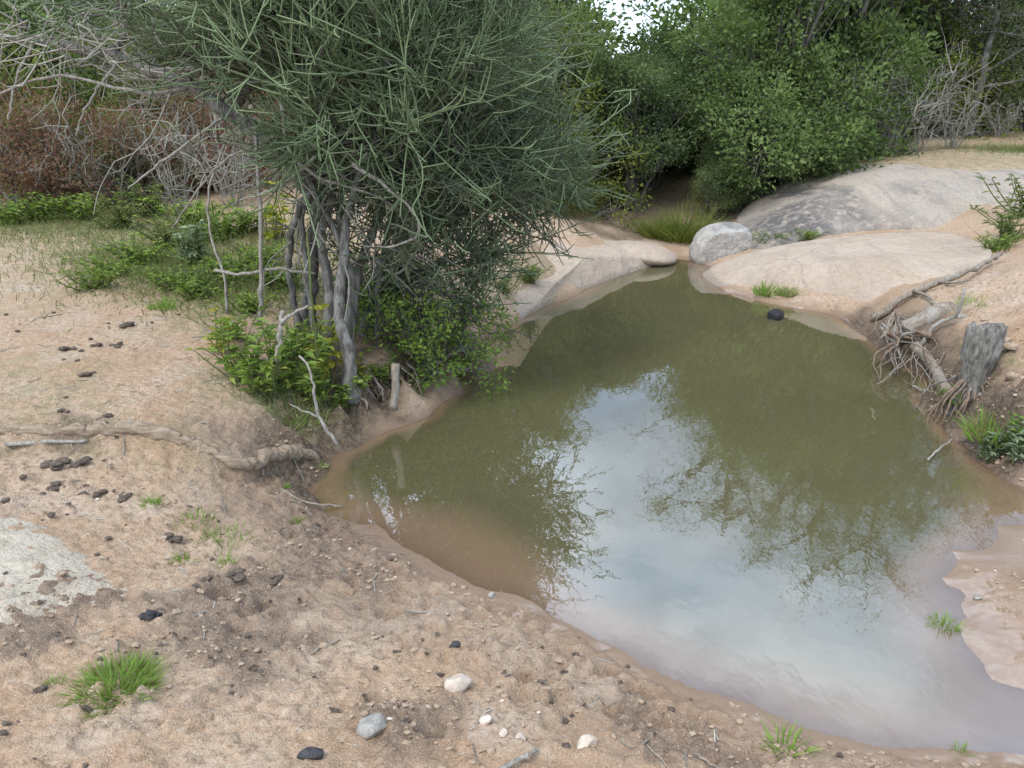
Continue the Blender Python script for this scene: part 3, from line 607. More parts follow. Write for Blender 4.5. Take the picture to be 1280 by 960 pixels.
# dead bare branches hanging in the bush
for pts, r0 in [([(352, 128, 4.6), (362, 190, 4.6), (400, 222, 4.6), (450, 238, 4.6), (500, 262, 4.6)], .012), ([(440, 205, 4.5), (490, 240, 4.5), (525, 280, 4.5), (505, 305, 4.5), (455, 308, 4.5)], .012),
                ([(395, 196, 4.6), (345, 235, 4.6), (300, 250, 4.7)], .011), ([(465, 250, 4.6), (450, 268, 4.6), (430, 262, 4.6)], .01), ([(290, 142, 5.1), (240, 175, 5.0), (160, 235, 5.1)], .012),
                ([(330, 176, 5.0), (270, 210, 5.0), (215, 285, 5.2)], .01), ([(236, 110, 5.2), (170, 115, 5.1), (70, 95, 5.2), (-10, 120, 5.3)], .014), ([(150, 72, 5.4), (110, 130, 5.3), (95, 170, 5.3)], .012),
                ([(290, 120, 5.1), (205, 60, 5.2), (190, 20, 5.3)], .014), ([(330, 176, 5.0), (420, 140, 4.8), (500, 125, 4.7)], .012), ([(250, 100, 5.1), (285, 75, 5.0), (345, 60, 4.9)], .012), ([(40, 55, 5.6), (20, 100, 5.5), (10, 150, 5.4)], .012)]:
    b = Buf(); limb(b, [PD(*p) for p in pts], r0, r0 * .45, 16, 6, .004, rs, .5, .15); child('dead_branch', b.mesh('dead_branch', m_dead), bush)

pp, pr = [], []
for k in range(95):
    px = rs.uniform(-20, 400) ; f = px / 400; py = rs.uniform(20, 60) + 150 * max(0, f) * rs.uniform(.3, 1); s0 = PD(px, py, rs.uniform(5.0, 5.8)); d = unit(rs, 1)[0] * np.array([1, .6, .7]) + np.array([-.25, 0, -.2]); ln = rs.uniform(.2, .75)
    q = resample([s0, s0 + d * ln * .5 + rs.randn(3) * .05, s0 + d * ln + np.array([0, 0, .08])], 6); pp.append(q); pr.append(np.linspace(.0065, .0028, 6))
    for _ in range(3):
        i = rs.randint(1, 6); d2 = d * .6 + unit(rs, 1)[0] * .8; l2 = ln * rs.uniform(.25, .6); pp.append(resample([q[i], q[i] + d2 * l2 * .5 + rs.randn(3) * .02, q[i] + d2 * l2], 6)); pr.append(np.linspace(.0042, .0022, 6))
b = Buf(); V, Q, A = tubes(np.array(pp), np.array(pr), 4, rs.uniform(.45, 1, len(pp))); b.add(V, Q, None, A); child('bare_twigs', b.mesh('bare_twigs', m_drytwig), bush)
pp, pr = [], []
for k in range(130):
    s0 = PD(rs.uniform(360, 520), rs.uniform(215, 330), rs.uniform(4.6, 5.2)); d = unit(rs, 1)[0] + np.array([0, 0, -.35]); ln = rs.uniform(.12, .4); q = resample([s0, s0 + d * ln * .5 + rs.randn(3) * .04, s0 + d * ln], 6); pp.append(q); pr.append(np.linspace(.006, .0028, 6))
b = Buf(); V, Q, A = tubes(np.array(pp), np.array(pr), 4, rs.uniform(.1, .8, len(pp))); b.add(V, Q, None, A); child('bare_twigs', b.mesh('bare_twigs', m_drytwig), bush)

# thin dead stems and sticks round the bush
def stick(name, pts, r0, r1, mat, label, cat='stick', n=18, jit=.0035, side=None, group=None):
    b = Buf(); limb(b, pts, r0, r1, n, 7, jit, rs, .5, .12)
    if side:
        for s in side: limb(b, s, r1 * 1.1, r1 * .5, 7, 5, .004, rs)
    return obj(name, b.mesh(name, mat), label=label, cat=cat, group=group)
stick('dead_sapling', [PD(325, 404, 4.85), PD(327, 330, 4.82), PD(324, 240, 4.85), PD(320, 165, 4.9)], .016, .010, m_dead, 'straight pale dead sapling left of the bush stems', 'sapling')
stick('dead_sapling', [PD(284, 392, 4.9), PD(280, 345, 4.9), PD(264, 300, 4.95), PD(262, 235, 5.0), PD(285, 170, 5.05)], .010, .006, m_dead, 'thin crooked grey sapling beside the straight pale one', 'sapling', side=[[PD(262, 235, 5.0), PD(250, 205, 5.0), PD(225, 190, 5.1)]])
stick('dead_branch', [PD(268, 338, 4.8), PD(300, 343, 4.8), PD(345, 336, 4.85), PD(395, 342, 4.85)], .011, .008, m_dead, 'pale dead branch lying level across the thin saplings', 'branch')
stick('broken_stem', [PD(346, 452, 4.2), PD(350, 420, 4.2), PD(353, 388, 4.22)], .018, .012, m_dead, 'short broken bleached stem standing in the bank weeds', 'stem', side=[[PD(351, 405, 4.2), PD(362, 395, 4.2), PD(385, 382, 4.2)]])
stick('dead_stick', [PD(422, 556, 3.75), PD(398, 520, 3.78), PD(388, 465, 3.8), PD(374, 445, 3.85)], .010, .006, m_dead, 'bent pale stick leaning over the bank edge', 'stick', side=[[PD(398, 522, 3.78), PD(375, 512, 3.8), PD(362, 505, 3.85)]])
stick('slender_stem', [PD(398, 452, 4.3), PD(390, 380, 4.35), PD(387, 330, 4.4), PD(384, 290, 4.5)], .009, .006, m_leaf_olive, 'slender greenish upright stem before the dark bush stems', 'stem')
stick('cut_post', [PD(492, 512, 4.45), PD(494, 485, 4.45), PD(494, 455, 4.47)], .028, .026, m_drift, 'short cut wooden post at the waterline under the bush', 'post', n=8, jit=.001)
b = Buf(); rt = obj('root_tangle', None, loc=P(460, 500, .1), label='tangle of bare brown roots in the eroded bank under the bush', cat='roots')
for k in range(58):
    f = rs.uniform(.28, 1) * (len(BANK) - 1.01); i = int(f); e2 = BANK[i] + (BANK[i + 1] - BANK[i]) * (f - i); t = BANK[i + 1] - BANK[i]; o_ = np.array([-t[1], t[0]]) / np.hypot(*t)
    s2 = e2 + o_ * rs.uniform(.08, .22) + rs.randn(2) * .05; s = np.array([s2[0], s2[1], Hs(*s2) + rs.uniform(-.02, .03)]); e2 = e2 - o_ * rs.uniform(.0, .12) + rs.randn(2) * .06; e = np.array([e2[0], e2[1], -.02])
    m_ = (s + e) / 2 + rs.randn(3) * .03; m_[:2] -= o_ * .05; m_[2] += .05; b = Buf(); limb(b, [s, m_, e], rs.uniform(.004, .013) if k % 7 else .02, .003, 9, 5, .008, rs, .5, .1); child('root', b.mesh('root', m_root if k % 4 else m_drift), rt)

# ------------------------------------------------------------------ leafy plants
def leaf_shrub(name, mat, seed, lobes, n_cl, per, Ls, spread, stem_mat, stem_r=.02, droop=0.0, up=.5, foot=None):
    """lobes: list of (centre, radii) in the plant's own space; returns stem mesh and foliage mesh"""
    rs = np.random.RandomState(seed); sb = Buf(); fb = Buf(); C, D, N, Lh, A = [], [], [], [], []
    foot = np.array([0, 0, 0.]) if foot is None else foot
    vol = np.array([r[0] * r[1] * r[2] for _, r in lobes]) ** .75; vol /= vol.sum()
    for (c, r), f in zip(lobes, vol):
        c = np.array(c, float); r = np.array(r, float); k = max(4, int(n_cl * f))
        fp = foot + np.array([rs.uniform(-.3, .3) * stem_r * 8, rs.uniform(-.3, .3) * stem_r * 8, -.05]); mid = (fp + c) / 2 + rs.randn(3) * .06 * np.linalg.norm(c)
        mid[:2] = mid[:2] * .55
        main = limb(sb, [fp, mid, c], stem_r, stem_r * .35, 10, 6, .01, rs, .5, .1)
        u = unit(rs, k) * (rs.uniform(.2, 1, k) ** .4)[:, None]; cl = c + u * r
        pp, pr = [], []
        for p in cl:
            s = main[rs.randint(4, 10)]; pp.append(resample([s, (s + p) / 2 + rs.randn(3) * .08 * np.linalg.norm(p - s), p], 5)); pr.append(np.linspace(stem_r * .28, stem_r * .1, 5))
        V, Q, A_ = tubes(np.array(pp), np.array(pr), 4); sb.add(V, Q, None, A_)
        for p, uu in zip(cl, u):
            m = max(3, int(per * rs.uniform(.5, 1.5))); off = rs.randn(m, 3) * spread * np.array([1, 1, .75])
            d = off / (np.linalg.norm(off, axis=1, keepdims=True) + 1e-6) + rs.randn(m, 3) * .6 + uu * .4 + np.array([0, 0, .1 - droop])
            nn = rs.randn(m, 3) * .6 + np.array([0, 0, up]) + uu * .35
            C.append(p + off); D.append(d); N.append(nn); Lh.append(Ls * rs.uniform(.55, 1.35, m)); A.append(np.clip(.48 + .16 * rs.randn() + rs.randn(m) * .13, 0, 1))
    C, D, N, Lh, A = map(np.concatenate, (C, D, N, Lh, A))
    V, T = leaves(C, D, N, Lh, Lh * .58); fb.add(V, None, T, np.repeat(A, 4))
    return sb.mesh(name + '_trunk', stem_mat), fb.mesh(name + '_crown', mat, False)
def rand_lobes(seed, n, h, w, rad, base=.15):
    rs = np.random.RandomState(seed); out = []
    for k in range(n):
        z = h * (base + (1 - base) * rs.uniform(0, 1) ** .9); a = rs.uniform(0, 6.28); q = w * math.sqrt(rs.uniform(.02, 1)) * (1 - .45 * max(0, z / h - .5) * 2)
        s = rad * rs.uniform(.7, 1.3); out.append(((q * math.cos(a), q * math.sin(a), z - s * .4), (s, s, s * .75)))
    return out
def plant(name, meshes, label, cat, loc=(0, 0, 0), rotz=0, scale=1, group=None, parts=('trunk', 'crown')):
    r = obj(name, None, loc=loc, rot=(0, 0, rotz), scale=scale, label=label, cat=cat, group=group)
    for nm, me in zip(parts, meshes): obj(nm, me, r)
    return r
# bank shrub hanging over the water under the pencil bush
lb_ = [((.0, 0, .28), (.34, .3, .22)), ((.25, .05, .1), (.25, .25, .16)), ((-.2, .1, .35), (.28, .25, .22)), ((.3, .3, .3), (.26, .3, .22)), ((.1, -.1, -.02), (.2, .15, .12)), ((-.3, .2, .2), (.2, .2, .2)), ((.42, .1, -.05), (.14, .15, .1))]
q = np.array([XD(530, 4.95), 4.95, .25])
plant('bank_shrub', leaf_shrub('bank_shrub', m_weed, 31, lb_, 125, 30, .032, .055, m_bark_dark, .014, .15), 'bright green leafy shrub hanging over the water under the pencil bush', 'shrub', q)
q = G(455, 405); plant('bank_shrub', leaf_shrub('under_shrub', m_leaf, 32, [((0, 0, .3), (.25, .2, .25)), ((.15, .1, .15), (.2, .2, .15)), ((.3, .2, .35), (.2, .2, .2))], 90, 30, .034, .05, m_bark_dark, .012), 'darker leafy undergrowth shrub behind the hanging bank shrub', 'shrub', q)

# background plants: one of each kind, then copies
KINDS = {}
def kind(key, name, cat, meshes): KINDS[key] = (name, cat, meshes, [])
kind('thick1', 'leafy_tree', 'tree', leaf_shrub('leafy_a', m_leaf, 41, rand_lobes(1, 17, 3.6, 1.35, .72), 330, 62, .085, .13, m_bark_dark, .05))
kind('thick2', 'leafy_tree', 'tree', leaf_shrub('leafy_b', m_leaf, 42, rand_lobes(2, 15, 3.3, 1.5, .70), 300, 62, .080, .13, m_bark_dark, .05))
kind('dark1', 'dark_tree', 'tree', leaf_shrub('dark_a', m_leaf_dark, 43, rand_lobes(3, 15, 3.0, 1.3, .65), 290, 66, .065, .12, m_bark_dark, .05))
kind('olive1', 'olive_shrub', 'shrub', leaf_shrub('olive_a', m_leaf_olive, 44, rand_lobes(4, 13, 2.4, 1.1, .52), 240, 60, .055, .11, m_bark_grey, .035))
kind('yellow1', 'yellow_green_shrub', 'shrub', leaf_shrub('yellow_a', m_leaf_yellow, 45, rand_lobes(5, 11, 1.9, .8, .45), 170, 60, .055, .10, m_bark_grey, .03))
kind('red1', 'russet_shrub', 'shrub', leaf_shrub('red_a', m_leaf_red, 46, rand_lobes(6, 11, 1.25, .9, .36), 170, 34, .042, .10, m_drytwig, .022))
kind('arch1', 'overhanging_tree', 'tree', leaf_shrub('arch_a', m_leaf_dark, 48, rand_lobes(9, 14, 3.0, 1.3, .62, .52), 280, 66, .07, .12, m_bark_dark, .06))
kind('grey1', 'grey_green_tree', 'tree', leaf_shrub('grey_a', m_leaf_grey, 47, rand_lobes(7, 15, 3.4, 1.4, .62), 300, 50, .055, .13, m_bark_grey, .05))
def tall_tree(seed, mat, h=7.5):
    rs = np.random.RandomState(seed); sb = Buf(); fb = Buf(); C, D, N, Lh, A = [], [], [], [], []
    tr_ = limb(sb, [(0, 0, -.2), (.1, .05, h * .25), (-.1, .1, h * .5), (.15, 0, h * .8), (.1, 0, h)], .13, .03, 20, 8, .03, rs, .5, .08)
    pp, pr = [], []
    for k in range(26):
        i = rs.randint(4, 19); s = tr_[i]; a = rs.uniform(0, 6.28); ln = h * rs.uniform(.16, .36) * (1.1 - .4 * i / 20); e = s + np.array([math.cos(a) * ln, math.sin(a) * ln, ln * rs.uniform(.1, .8)])
        br = limb(sb, [s, (s + e) / 2 + rs.randn(3) * .15, e], .05, .012, 9, 6, .02, rs)
        for j in range(16):
            p0 = br[rs.randint(3, 9)]; p1 = p0 + unit(rs, 1)[0] * rs.uniform(.25, .7) + np.array([0, 0, .1]); pp.append(resample([p0, (p0 + p1) / 2 + rs.randn(3) * .06, p1], 5)); pr.append(np.linspace(.012, .005, 5))
            m = rs.randint(14, 34); off = rs.randn(m, 3) * .16; C.append(p1 + off); D.append(off + rs.randn(m, 3) * .1); N.append(rs.randn(m, 3) * .6 + np.array([0, 0, .6])); Lh.append(.06 * rs.uniform(.6, 1.3, m)); A.append(np.clip(.5 + .15 * rs.randn() + .12 * rs.randn(m), 0, 1))
    V, Q, a = tubes(np.array(pp), np.array(pr), 4); sb.add(V, Q, None, a)
    C, D, N, Lh, A = map(np.concatenate, (C, D, N, Lh, A)); V, T = leaves(C, D, N, Lh, Lh * .55); fb.add(V, None, T, np.repeat(A, 4))
    return sb.mesh('tall_trunk', m_bark_dark), fb.mesh('tall_crown', mat, False)
kind('tall1', 'tall_tree', 'tree', tall_tree(51, m_leaf_grey)); kind('tall2', 'tall_tree', 'tree', tall_tree(52, m_leaf_olive))
def twig_shrub(seed, h=1.6, n=9, kids=16, sub=5):
    rs = np.random.RandomState(seed); sb = Buf(); p1, r1, p2, r2 = [], [], [], []
    for k in range(n):
        a = rs.uniform(0, 6.28); e = np.array([math.cos(a) * h * rs.uniform(.15, .65), math.sin(a) * h * rs.uniform(.15, .65), h * rs.uniform(.55, 1.05)])
        m = limb(sb, [np.array([rs.uniform(-.1, .1), rs.uniform(-.1, .1), -.1]), e * np.array([.35, .35, .5]) + rs.randn(3) * .08, e], .018, .006, 12, 5, .015, rs, rs.uniform(.2, .8))
        for j in range(kids):
            s = m[rs.randint(3, 12)]; d = unit(rs, 1)[0] + np.array([0, 0, .45]); ln = h * rs.uniform(.15, .38); e2 = s + d * ln; q = resample([s, s + d * ln * .5 + rs.randn(3) * .05, e2], 5); p1.append(q); r1.append(np.linspace(.0075, .0035, 5))
            for _ in range(sub):
                s3 = q[rs.randint(1, 5)]; d3 = d * .5 + unit(rs, 1)[0]; l3 = h * rs.uniform(.06, .18); p2.append(s3 + d3 * l3 * np.linspace(0, 1, 3)[:, None] + np.array([0, 0, .02]) * np.linspace(0, 1, 3)[:, None] ** 2); r2.append(np.linspace(.0045, .0025, 3))
    V, Q, A = tubes(np.array(p1), np.array(r1), 4, rs.uniform(.2, .9, len(p1))); sb.add(V, Q, None, A)
    t = Buf(); V, Q, A = tubes(np.array(p2), np.array(r2), 3, rs.uniform(.2, .9, len(p2))); t.add(V, Q, None, A)
    return sb.mesh('twig_stems', m_drytwig), t.mesh('twig_crown', m_drytwig)
kind('twig1', 'dry_shrub', 'shrub', twig_shrub(61, 1.6, 8, 9, 3)); kind('twig2', 'dry_shrub', 'shrub', twig_shrub(62, 1.3, 9, 9, 3))
def put(key, px, D, scale, label, group=None, rot=None, dz=0.0, zs=1.0):
    name, cat, meshes, used = KINDS[key]; x = XD(px, D, .9); loc = (x, D, Hs(x, D) - .05 + dz); rz = rs.uniform(0, 6.28) if rot is None else rot
    sc = (scale, scale, scale * zs)
    if not used: o = plant(name, meshes, label, cat, loc, rz, sc, group); used.append(o)
    else:
        o = dup(used[0], loc, rz, sc, label)
        if group: o['group'] = group
        elif 'group' in o: del o['group']
    return o
g_thick = 'trees of the creek thicket'
put('thick1', 960, 12.9, .95, 'bushy mid-green tree rising right behind the granite dome', g_thick)
put('thick2', 935, 12.6, .82, 'leafy green tree hanging over the creek behind the grey boulder', g_thick)
put('thick1', 1030, 14.2, 1.0, 'tall leafy green tree behind the dome crest', g_thick)
put('thick2', 975, 15.6, 1.25, 'large green tree topping the thicket behind the dome', g_thick)
put('dark1', 975, 15.5, 1.2, 'dark green tree at the back of the creek thicket', g_thick)
put('dark1', 865, 14.3, .75, 'dark low tree above the creek mouth', g_thick)
put('dark1', 820, 15.2, .8, 'dark tree closing the creek tunnel', g_thick)
put('olive1', 845, 17, .8, 'olive tree beyond the creek under the sky gap', g_thick)
put('yellow1', 722, 12.0, 1.0, 'yellow-green shrub at the mouth of the dark creek tunnel', g_thick)
put('dark1', 715, 13.4, .8, 'dense dark tree behind the yellow-green shrub', g_thick)
put('thick2', 615, 14.6, 1.3, 'green tree directly behind the right tip of the pencil bush', g_thick)
put('olive1', 655, 12.6, 1.1, 'olive-green shrub showing behind the pencil bush crown', g_thick)
put('thick1', 560, 15.5, 1.5, 'large green tree mostly hidden behind the pencil bush', g_thick)
put('grey1', 520, 13.5, 1.1, 'grey-green tree behind the middle of the pencil bush', g_thick)
put('grey1', 420, 13.0, 1.15, 'grey-green tree seen above the bush stems', g_thick)
for k, (px, D, s, lab) in enumerate([(20, 10.0, 1.05, 'russet shrub at the far left edge of the sandy clearing'), (95, 10.4, 1.15, 'russet shrub second from the left edge of the clearing'), (165, 10.2, .95, 'low russet shrub behind the bare fallen twigs'),
                                  (215, 10.9, 1.15, 'russet shrub below the hanging dead branches'), (275, 10.6, 1.1, 'reddest russet shrub just left of the leaning trunk'), (-60, 10.8, 1.3, 'russet shrub at the frame edge left of the clearing'), (340, 11.2, 1.0, 'russet shrub half hidden by the bush stems')]):
    put('red1', px, D, s, lab, 'russet shrubs behind the sandy clearing')
for px, D, s, lab in [(60, 9.6, .6, 'dry grey twig shrub at the left back of the clearing'), (140, 9.9, .9, 'tall dry twig shrub amid the russet shrubs'), (225, 9.3, .55, 'low dry twig heap before the russet shrubs'), (290, 9.5, .7, 'dry twig shrub beside the leaning trunk')]:
    put('twig1' if px % 20 else 'twig2', px, D, s, lab, 'dry grey shrubs left of the pencil bush')
for key, px, D, sc_, lab in [('olive1', 895, 11.8, .36, 'low olive shrub over the creek bank left of the boulder'), ('dark1', 925, 11.9, .42, 'low dark shrub at the thicket foot above the boulder'), ('olive1', 985, 12.3, .45, 'low olive shrub where the thicket meets the dome'),
                     ('yellow1', 690, 11.2, .6, 'yellow-green shrub beside the bush tip above the slab'), ('arch1', 790, 12.4, .72, 'dark tree arching over the mouth of the creek tunnel'), ('arch1', 812, 13.6, .68, 'second dark tree roofing the creek tunnel'), ('dark1', 785, 14.6, .7, 'dark shrub closing the back of the creek tunnel'), ('dark1', 825, 14.8, .7, 'dark shrub right of the tunnel back')]:
    put(key, px, D, sc_, lab, 'low shrubs at the thicket foot')
for px, D, s, lab in [(1062, 12.9, .75, 'bare grey shrub at the left end of the dry brush on the dome'), (1105, 13.1, .85, 'bare grey shrub in the middle of the dry brush on the dome'), (1140, 13.3, .85, 'bare grey shrub under the tall open tree'), (1185, 13.6, .8, 'bare grey shrub at the right end of the dry brush'), (1030, 12.9, .6, 'low dry twigs at the foot of the thicket on the dome'), (1245, 15.5, .6, 'thin bare shrub by the sandy flat at far right')]:
    put('twig2' if px % 2 else 'twig1', px, D, s, lab, 'dry grey shrubs on the dome crest')
put('olive1', 55, 10.6, .5, 'olive shrub among the russet ones at far left', 'bushes behind the russet shrubs'); put('olive1', 190, 10.4, .45, 'olive shrub in the middle of the russet row', 'bushes behind the russet shrubs'); put('yellow1', 130, 11.3, .6, 'yellow-green shrub poking above the russet row', 'bushes behind the russet shrubs')
put('yellow1', 20, 11.6, 1.15, 'yellow-green shrub at the upper left frame edge')
put('yellow1', 1165, 16, 1.2, 'yellow-green shrub behind the dry brush on the dome')
put('olive1', 1210, 17, .9, 'olive shrub under the tall trees beyond the dome', 'shrubs under the tall trees'); put('olive1', 1275, 16.5, .95, 'olive shrub at the right frame edge beyond the sandy flat', 'shrubs under the tall trees'); put('grey1', 1120, 18, .85, 'grey-green bush behind the dry brush', 'shrubs under the tall trees')
put('tall1', 1165, 16.5, .95, 'tall open tree with forked dark trunk right of the thicket', 'tall open trees beyond the dome'); put('tall2', 1245, 17.5, 1.0, 'tall thin-leaved tree at the right frame edge', 'tall open trees beyond the dome')
put('tall1', 1085, 18.5, 1.05, 'tall thin tree just right of the thicket top', 'tall open trees beyond the dome'); put('tall2', 960, 19, 1.1, 'tall olive tree rising above the thicket', 'tall open trees beyond the dome')
for px, D, s_, lab in [(1125, 16.2, .72, 'slender open tree just right of the thicket'), (1205, 15.6, .66, 'small open tree between the two tall ones'), (1285, 15.8, .7, 'open tree cut by the right frame edge'), (1060, 16.5, .75, 'open tree poking out of the thicket top')]:
    put('tall1' if px % 10 else 'tall2', px, D, s_, lab, 'tall open trees beyond the dome')
put('thick2', 1150, 17.5, .8, 'leafy green tree beyond the dry brush on the dome', 'shrubs under the tall trees'); put('thick1', 1240, 18.5, .85, 'leafy green tree beyond the sandy flat', 'shrubs under the tall trees')
put('thick2', 1005, 17.2, 1.75, 'very large green tree towering behind the thicket', g_thick); put('thick1', 1085, 18.5, 1.5, 'large green tree behind the right end of the thicket', g_thick)
put('tall2', 60, 15.5, .9, 'tall thin-leaved tree at the upper left', 'tall open trees at the left'); put('olive1', 250, 12.4, .95, 'olive shrub left of the leaning trunk', 'bushes behind the russet shrubs'); put('thick2', 90, 13.2, .85, 'green shrub above the russet row at the left', 'bushes behind the russet shrubs'); put('olive1', 170, 12.8, .9, 'olive shrub above the russet shrubs', 'bushes behind the russet shrubs'); put('tall1', 200, 17, .95, 'tall grey tree behind the leaning trunk', 'tall open trees at the left'); put('tall2', 330, 18, 1.0, 'tall tree behind the left of the pencil bush', 'tall open trees at the left')
put('grey1', 130, 14, 1.0, 'grey-green bush behind the russet shrubs', 'bushes behind the russet shrubs'); put('grey1', 300, 14.5, 1.0, 'grey-green bush behind the leaning trunk', 'bushes behind the russet shrubs'); put('olive1', -40, 14, 1.2, 'olive bush at the left frame edge behind the russet shrubs', 'bushes behind the russet shrubs')
far_keys = ['thick1', 'dark1', 'grey1', 'olive1', 'thick2']
for k in range(30):
    px = -300 + k * 66 + rs.uniform(-20, 20); D = rs.uniform(24, 36); s = rs.uniform(1.25, 1.7)
    if 715 < px < 900: s = .72
    if px > 1080: s = .8
    put(far_keys[k % 5], px, D, s, 'distant tree of the hazy treeline beyond the creek', 'distant treeline')

# ------------------------------------------------------------------ small plants
def tuft(seed, n, h, rad, mat, lean=.5, w=.005, name='grass'):
    rs = np.random.RandomState(seed); a = rs.uniform(0, 6.28, n); q = rad * np.sqrt(rs.uniform(0, 1, n)); b0 = np.stack([q * np.cos(a), q * np.sin(a), np.full(n, -.008)], -1)
    d = np.stack([np.cos(a) * (q / rad) * lean + rs.randn(n) * .25, np.sin(a) * (q / rad) * lean + rs.randn(n) * .25, np.ones(n)], -1); d /= np.linalg.norm(d, axis=1, keepdims=True)
    ln = h * rs.uniform(.45, 1.15, n) * (1 - .35 * q / rad); t = np.linspace(0, 1, 5)[None, :, None]
    cv = np.stack([d[:, 0], d[:, 1], -.35 * np.ones(n)], -1) * rs.uniform(.1, .75, n)[:, None]
    p = b0[:, None] + d[:, None] * ln[:, None, None] * t + cv[:, None] * ln[:, None, None] * t * t
    s = np.cross(d, unit(rs, n)); s /= np.linalg.norm(s, axis=1, keepdims=True)
    V, Q = ribbons(p, np.array([1, 1, .85, .55, .08])[None] * w * rs.uniform(.7, 1.3, n)[:, None], s)
    return mesh_np(name, V, Q, None, [mat], {'rnd': np.repeat(np.clip(.5 + .27 * rs.randn(n), 0, 1), 10)})
g_big = tuft(1, 900, .12, .125, m_grass, .9, .0042)
g_mid = tuft(2, 160, .10, .055, m_grass, .7, .004); g_small = tuft(3, 60, .07, .04, m_grass, .7, .004); g_sparse = tuft(4, 130, .08, .12, m_grass, .5, .0035); g_reed = tuft(5, 700, .75, .34, m_leaf_yellow, .6, .010); g_dry = tuft(6, 90, .09, .12, m_drygrass, .8, .003)
q = G(146, 858); obj('grass_tuft', g_big, loc=q, scale=.8, label='big dense bright green grass tuft on the near sand', cat='grass tuft')
for px, py, me, sc, lab in [(1180, 783, g_mid, .8, 'bright green tuft growing in the shallow water by the low beach'), (985, 930, g_small, 1.5, 'pale thin grass sprout on the muddy near shore'), (189, 634, g_small, .9, 'small green tuft above the whitish slab'),
                            (278, 676, g_sparse, 1.0, 'sparse spread of young grass in the middle of the left sand'), (240, 650, g_sparse, .8, 'thin young grass left of the sparse green spread'), (228, 700, g_small, .9, 'small round tuft below the sparse grass'), (282, 705, g_small, .8, 'spindly sprout near the dark clods below the sparse grass'),
                            (373, 652, g_small, .9, 'small green tuft near the left water corner'), (1201, 938, g_small, .6, 'tiny sprout in the shallows at the bottom edge'), (70, 850, g_small, .6, 'tiny sprout left of the big tuft'), (355, 608, g_small, .6, 'tiny sprout on the bank below the ledge'), (400, 580, g_small, .9, 'green sprout at the end of the soil ledge'),
                            (203, 386, g_mid, 1.3, 'bright green tuft at the edge of the left undergrowth'), (958, 366, g_mid, 2.0, 'bright green tuft on the edge of the long low slab'), (985, 366, g_mid, 1.6, 'green tuft just right of the bright one on the slab edge'), (1242, 545, g_mid, 2.4, 'tall bright green grass at the foot of the grey stump'), (1228, 430, g_sparse, 1.0, 'thin green grass on the earth beside the stump'),
                            (1222, 376, g_sparse, 1.3, 'faint grass patch on the right bank above the stump'), (855, 300, g_reed, .9, 'tall green grass clump at the creek mouth left of the boulder'), (820, 296, g_reed, .6, 'smaller grass clump at the left of the creek mouth'), (1180, 480, g_dry, 1.2, 'dry grass between the logs and the stump'),
                            (370, 520, g_sparse, 1.2, 'patch of thin grass on the bank crown above the ledge'), (420, 505, g_mid, 1.0, 'green grass under the yellow fern leaves')]:
    q = G(px, py); q[2] = max(q[2], -.01); o = obj('grass_tuft', me, loc=q, rot=(0, 0, rs.uniform(0, 6)), scale=sc, label=lab, cat='grass tuft')
def weed(seed, n_st, h, Ls, mat, per=12, spread=.5):
    rs = np.random.RandomState(seed); sb = Buf(); fb = Buf(); C, D, N, Lh, A = [], [], [], [], []
    for k in range(n_st):
        a = rs.uniform(0, 6.28); hh = h * rs.uniform(.5, 1.1); e = np.array([math.cos(a) * spread * hh * rs.uniform(.2, 1), math.sin(a) * spread * hh * rs.uniform(.2, 1), hh])
        s = np.array([rs.uniform(-.06, .06), rs.uniform(-.06, .06), -.02]); m = limb(sb, [s, (s + e) / 2 + rs.randn(3) * .02, e], .004, .002, 10, 4)
        for j in range(per):
            i = rs.randint(2, 10); aa = rs.uniform(0, 6.28); C.append(m[i]); D.append([math.cos(aa), math.sin(aa), rs.uniform(-.2, .5)]); N.append([rs.randn() * .3, rs.randn() * .3, 1]); Lh.append(Ls * rs.uniform(.6, 1.3)); A.append(np.clip(.5 + rs.randn() * .22, 0, 1))
    C, D, N, Lh, A = map(np.array, (C, D, N, Lh, A)); V, T = leaves(C, D, N, Lh, Lh * .38); fb.add(V, None, T, np.repeat(A, 4))
    return sb.mesh('weed_stems', m_leaf_olive), fb.mesh('weed_leaves', mat, False)
wd = [weed(71, 16, .24, .065, m_weed, 9, 1.0), weed(72, 15, .20, .055, m_weed, 9, 1.2), weed(73, 8, .34, .09, m_weed_y, 10, .35), weed(74, 34, .13, .034, m_weed, 12, 2.0), weed(75, 22, .17, .036, m_leaf_olive, 13, 1.5), weed(76, 14, .22, .06, m_silver, 14)]
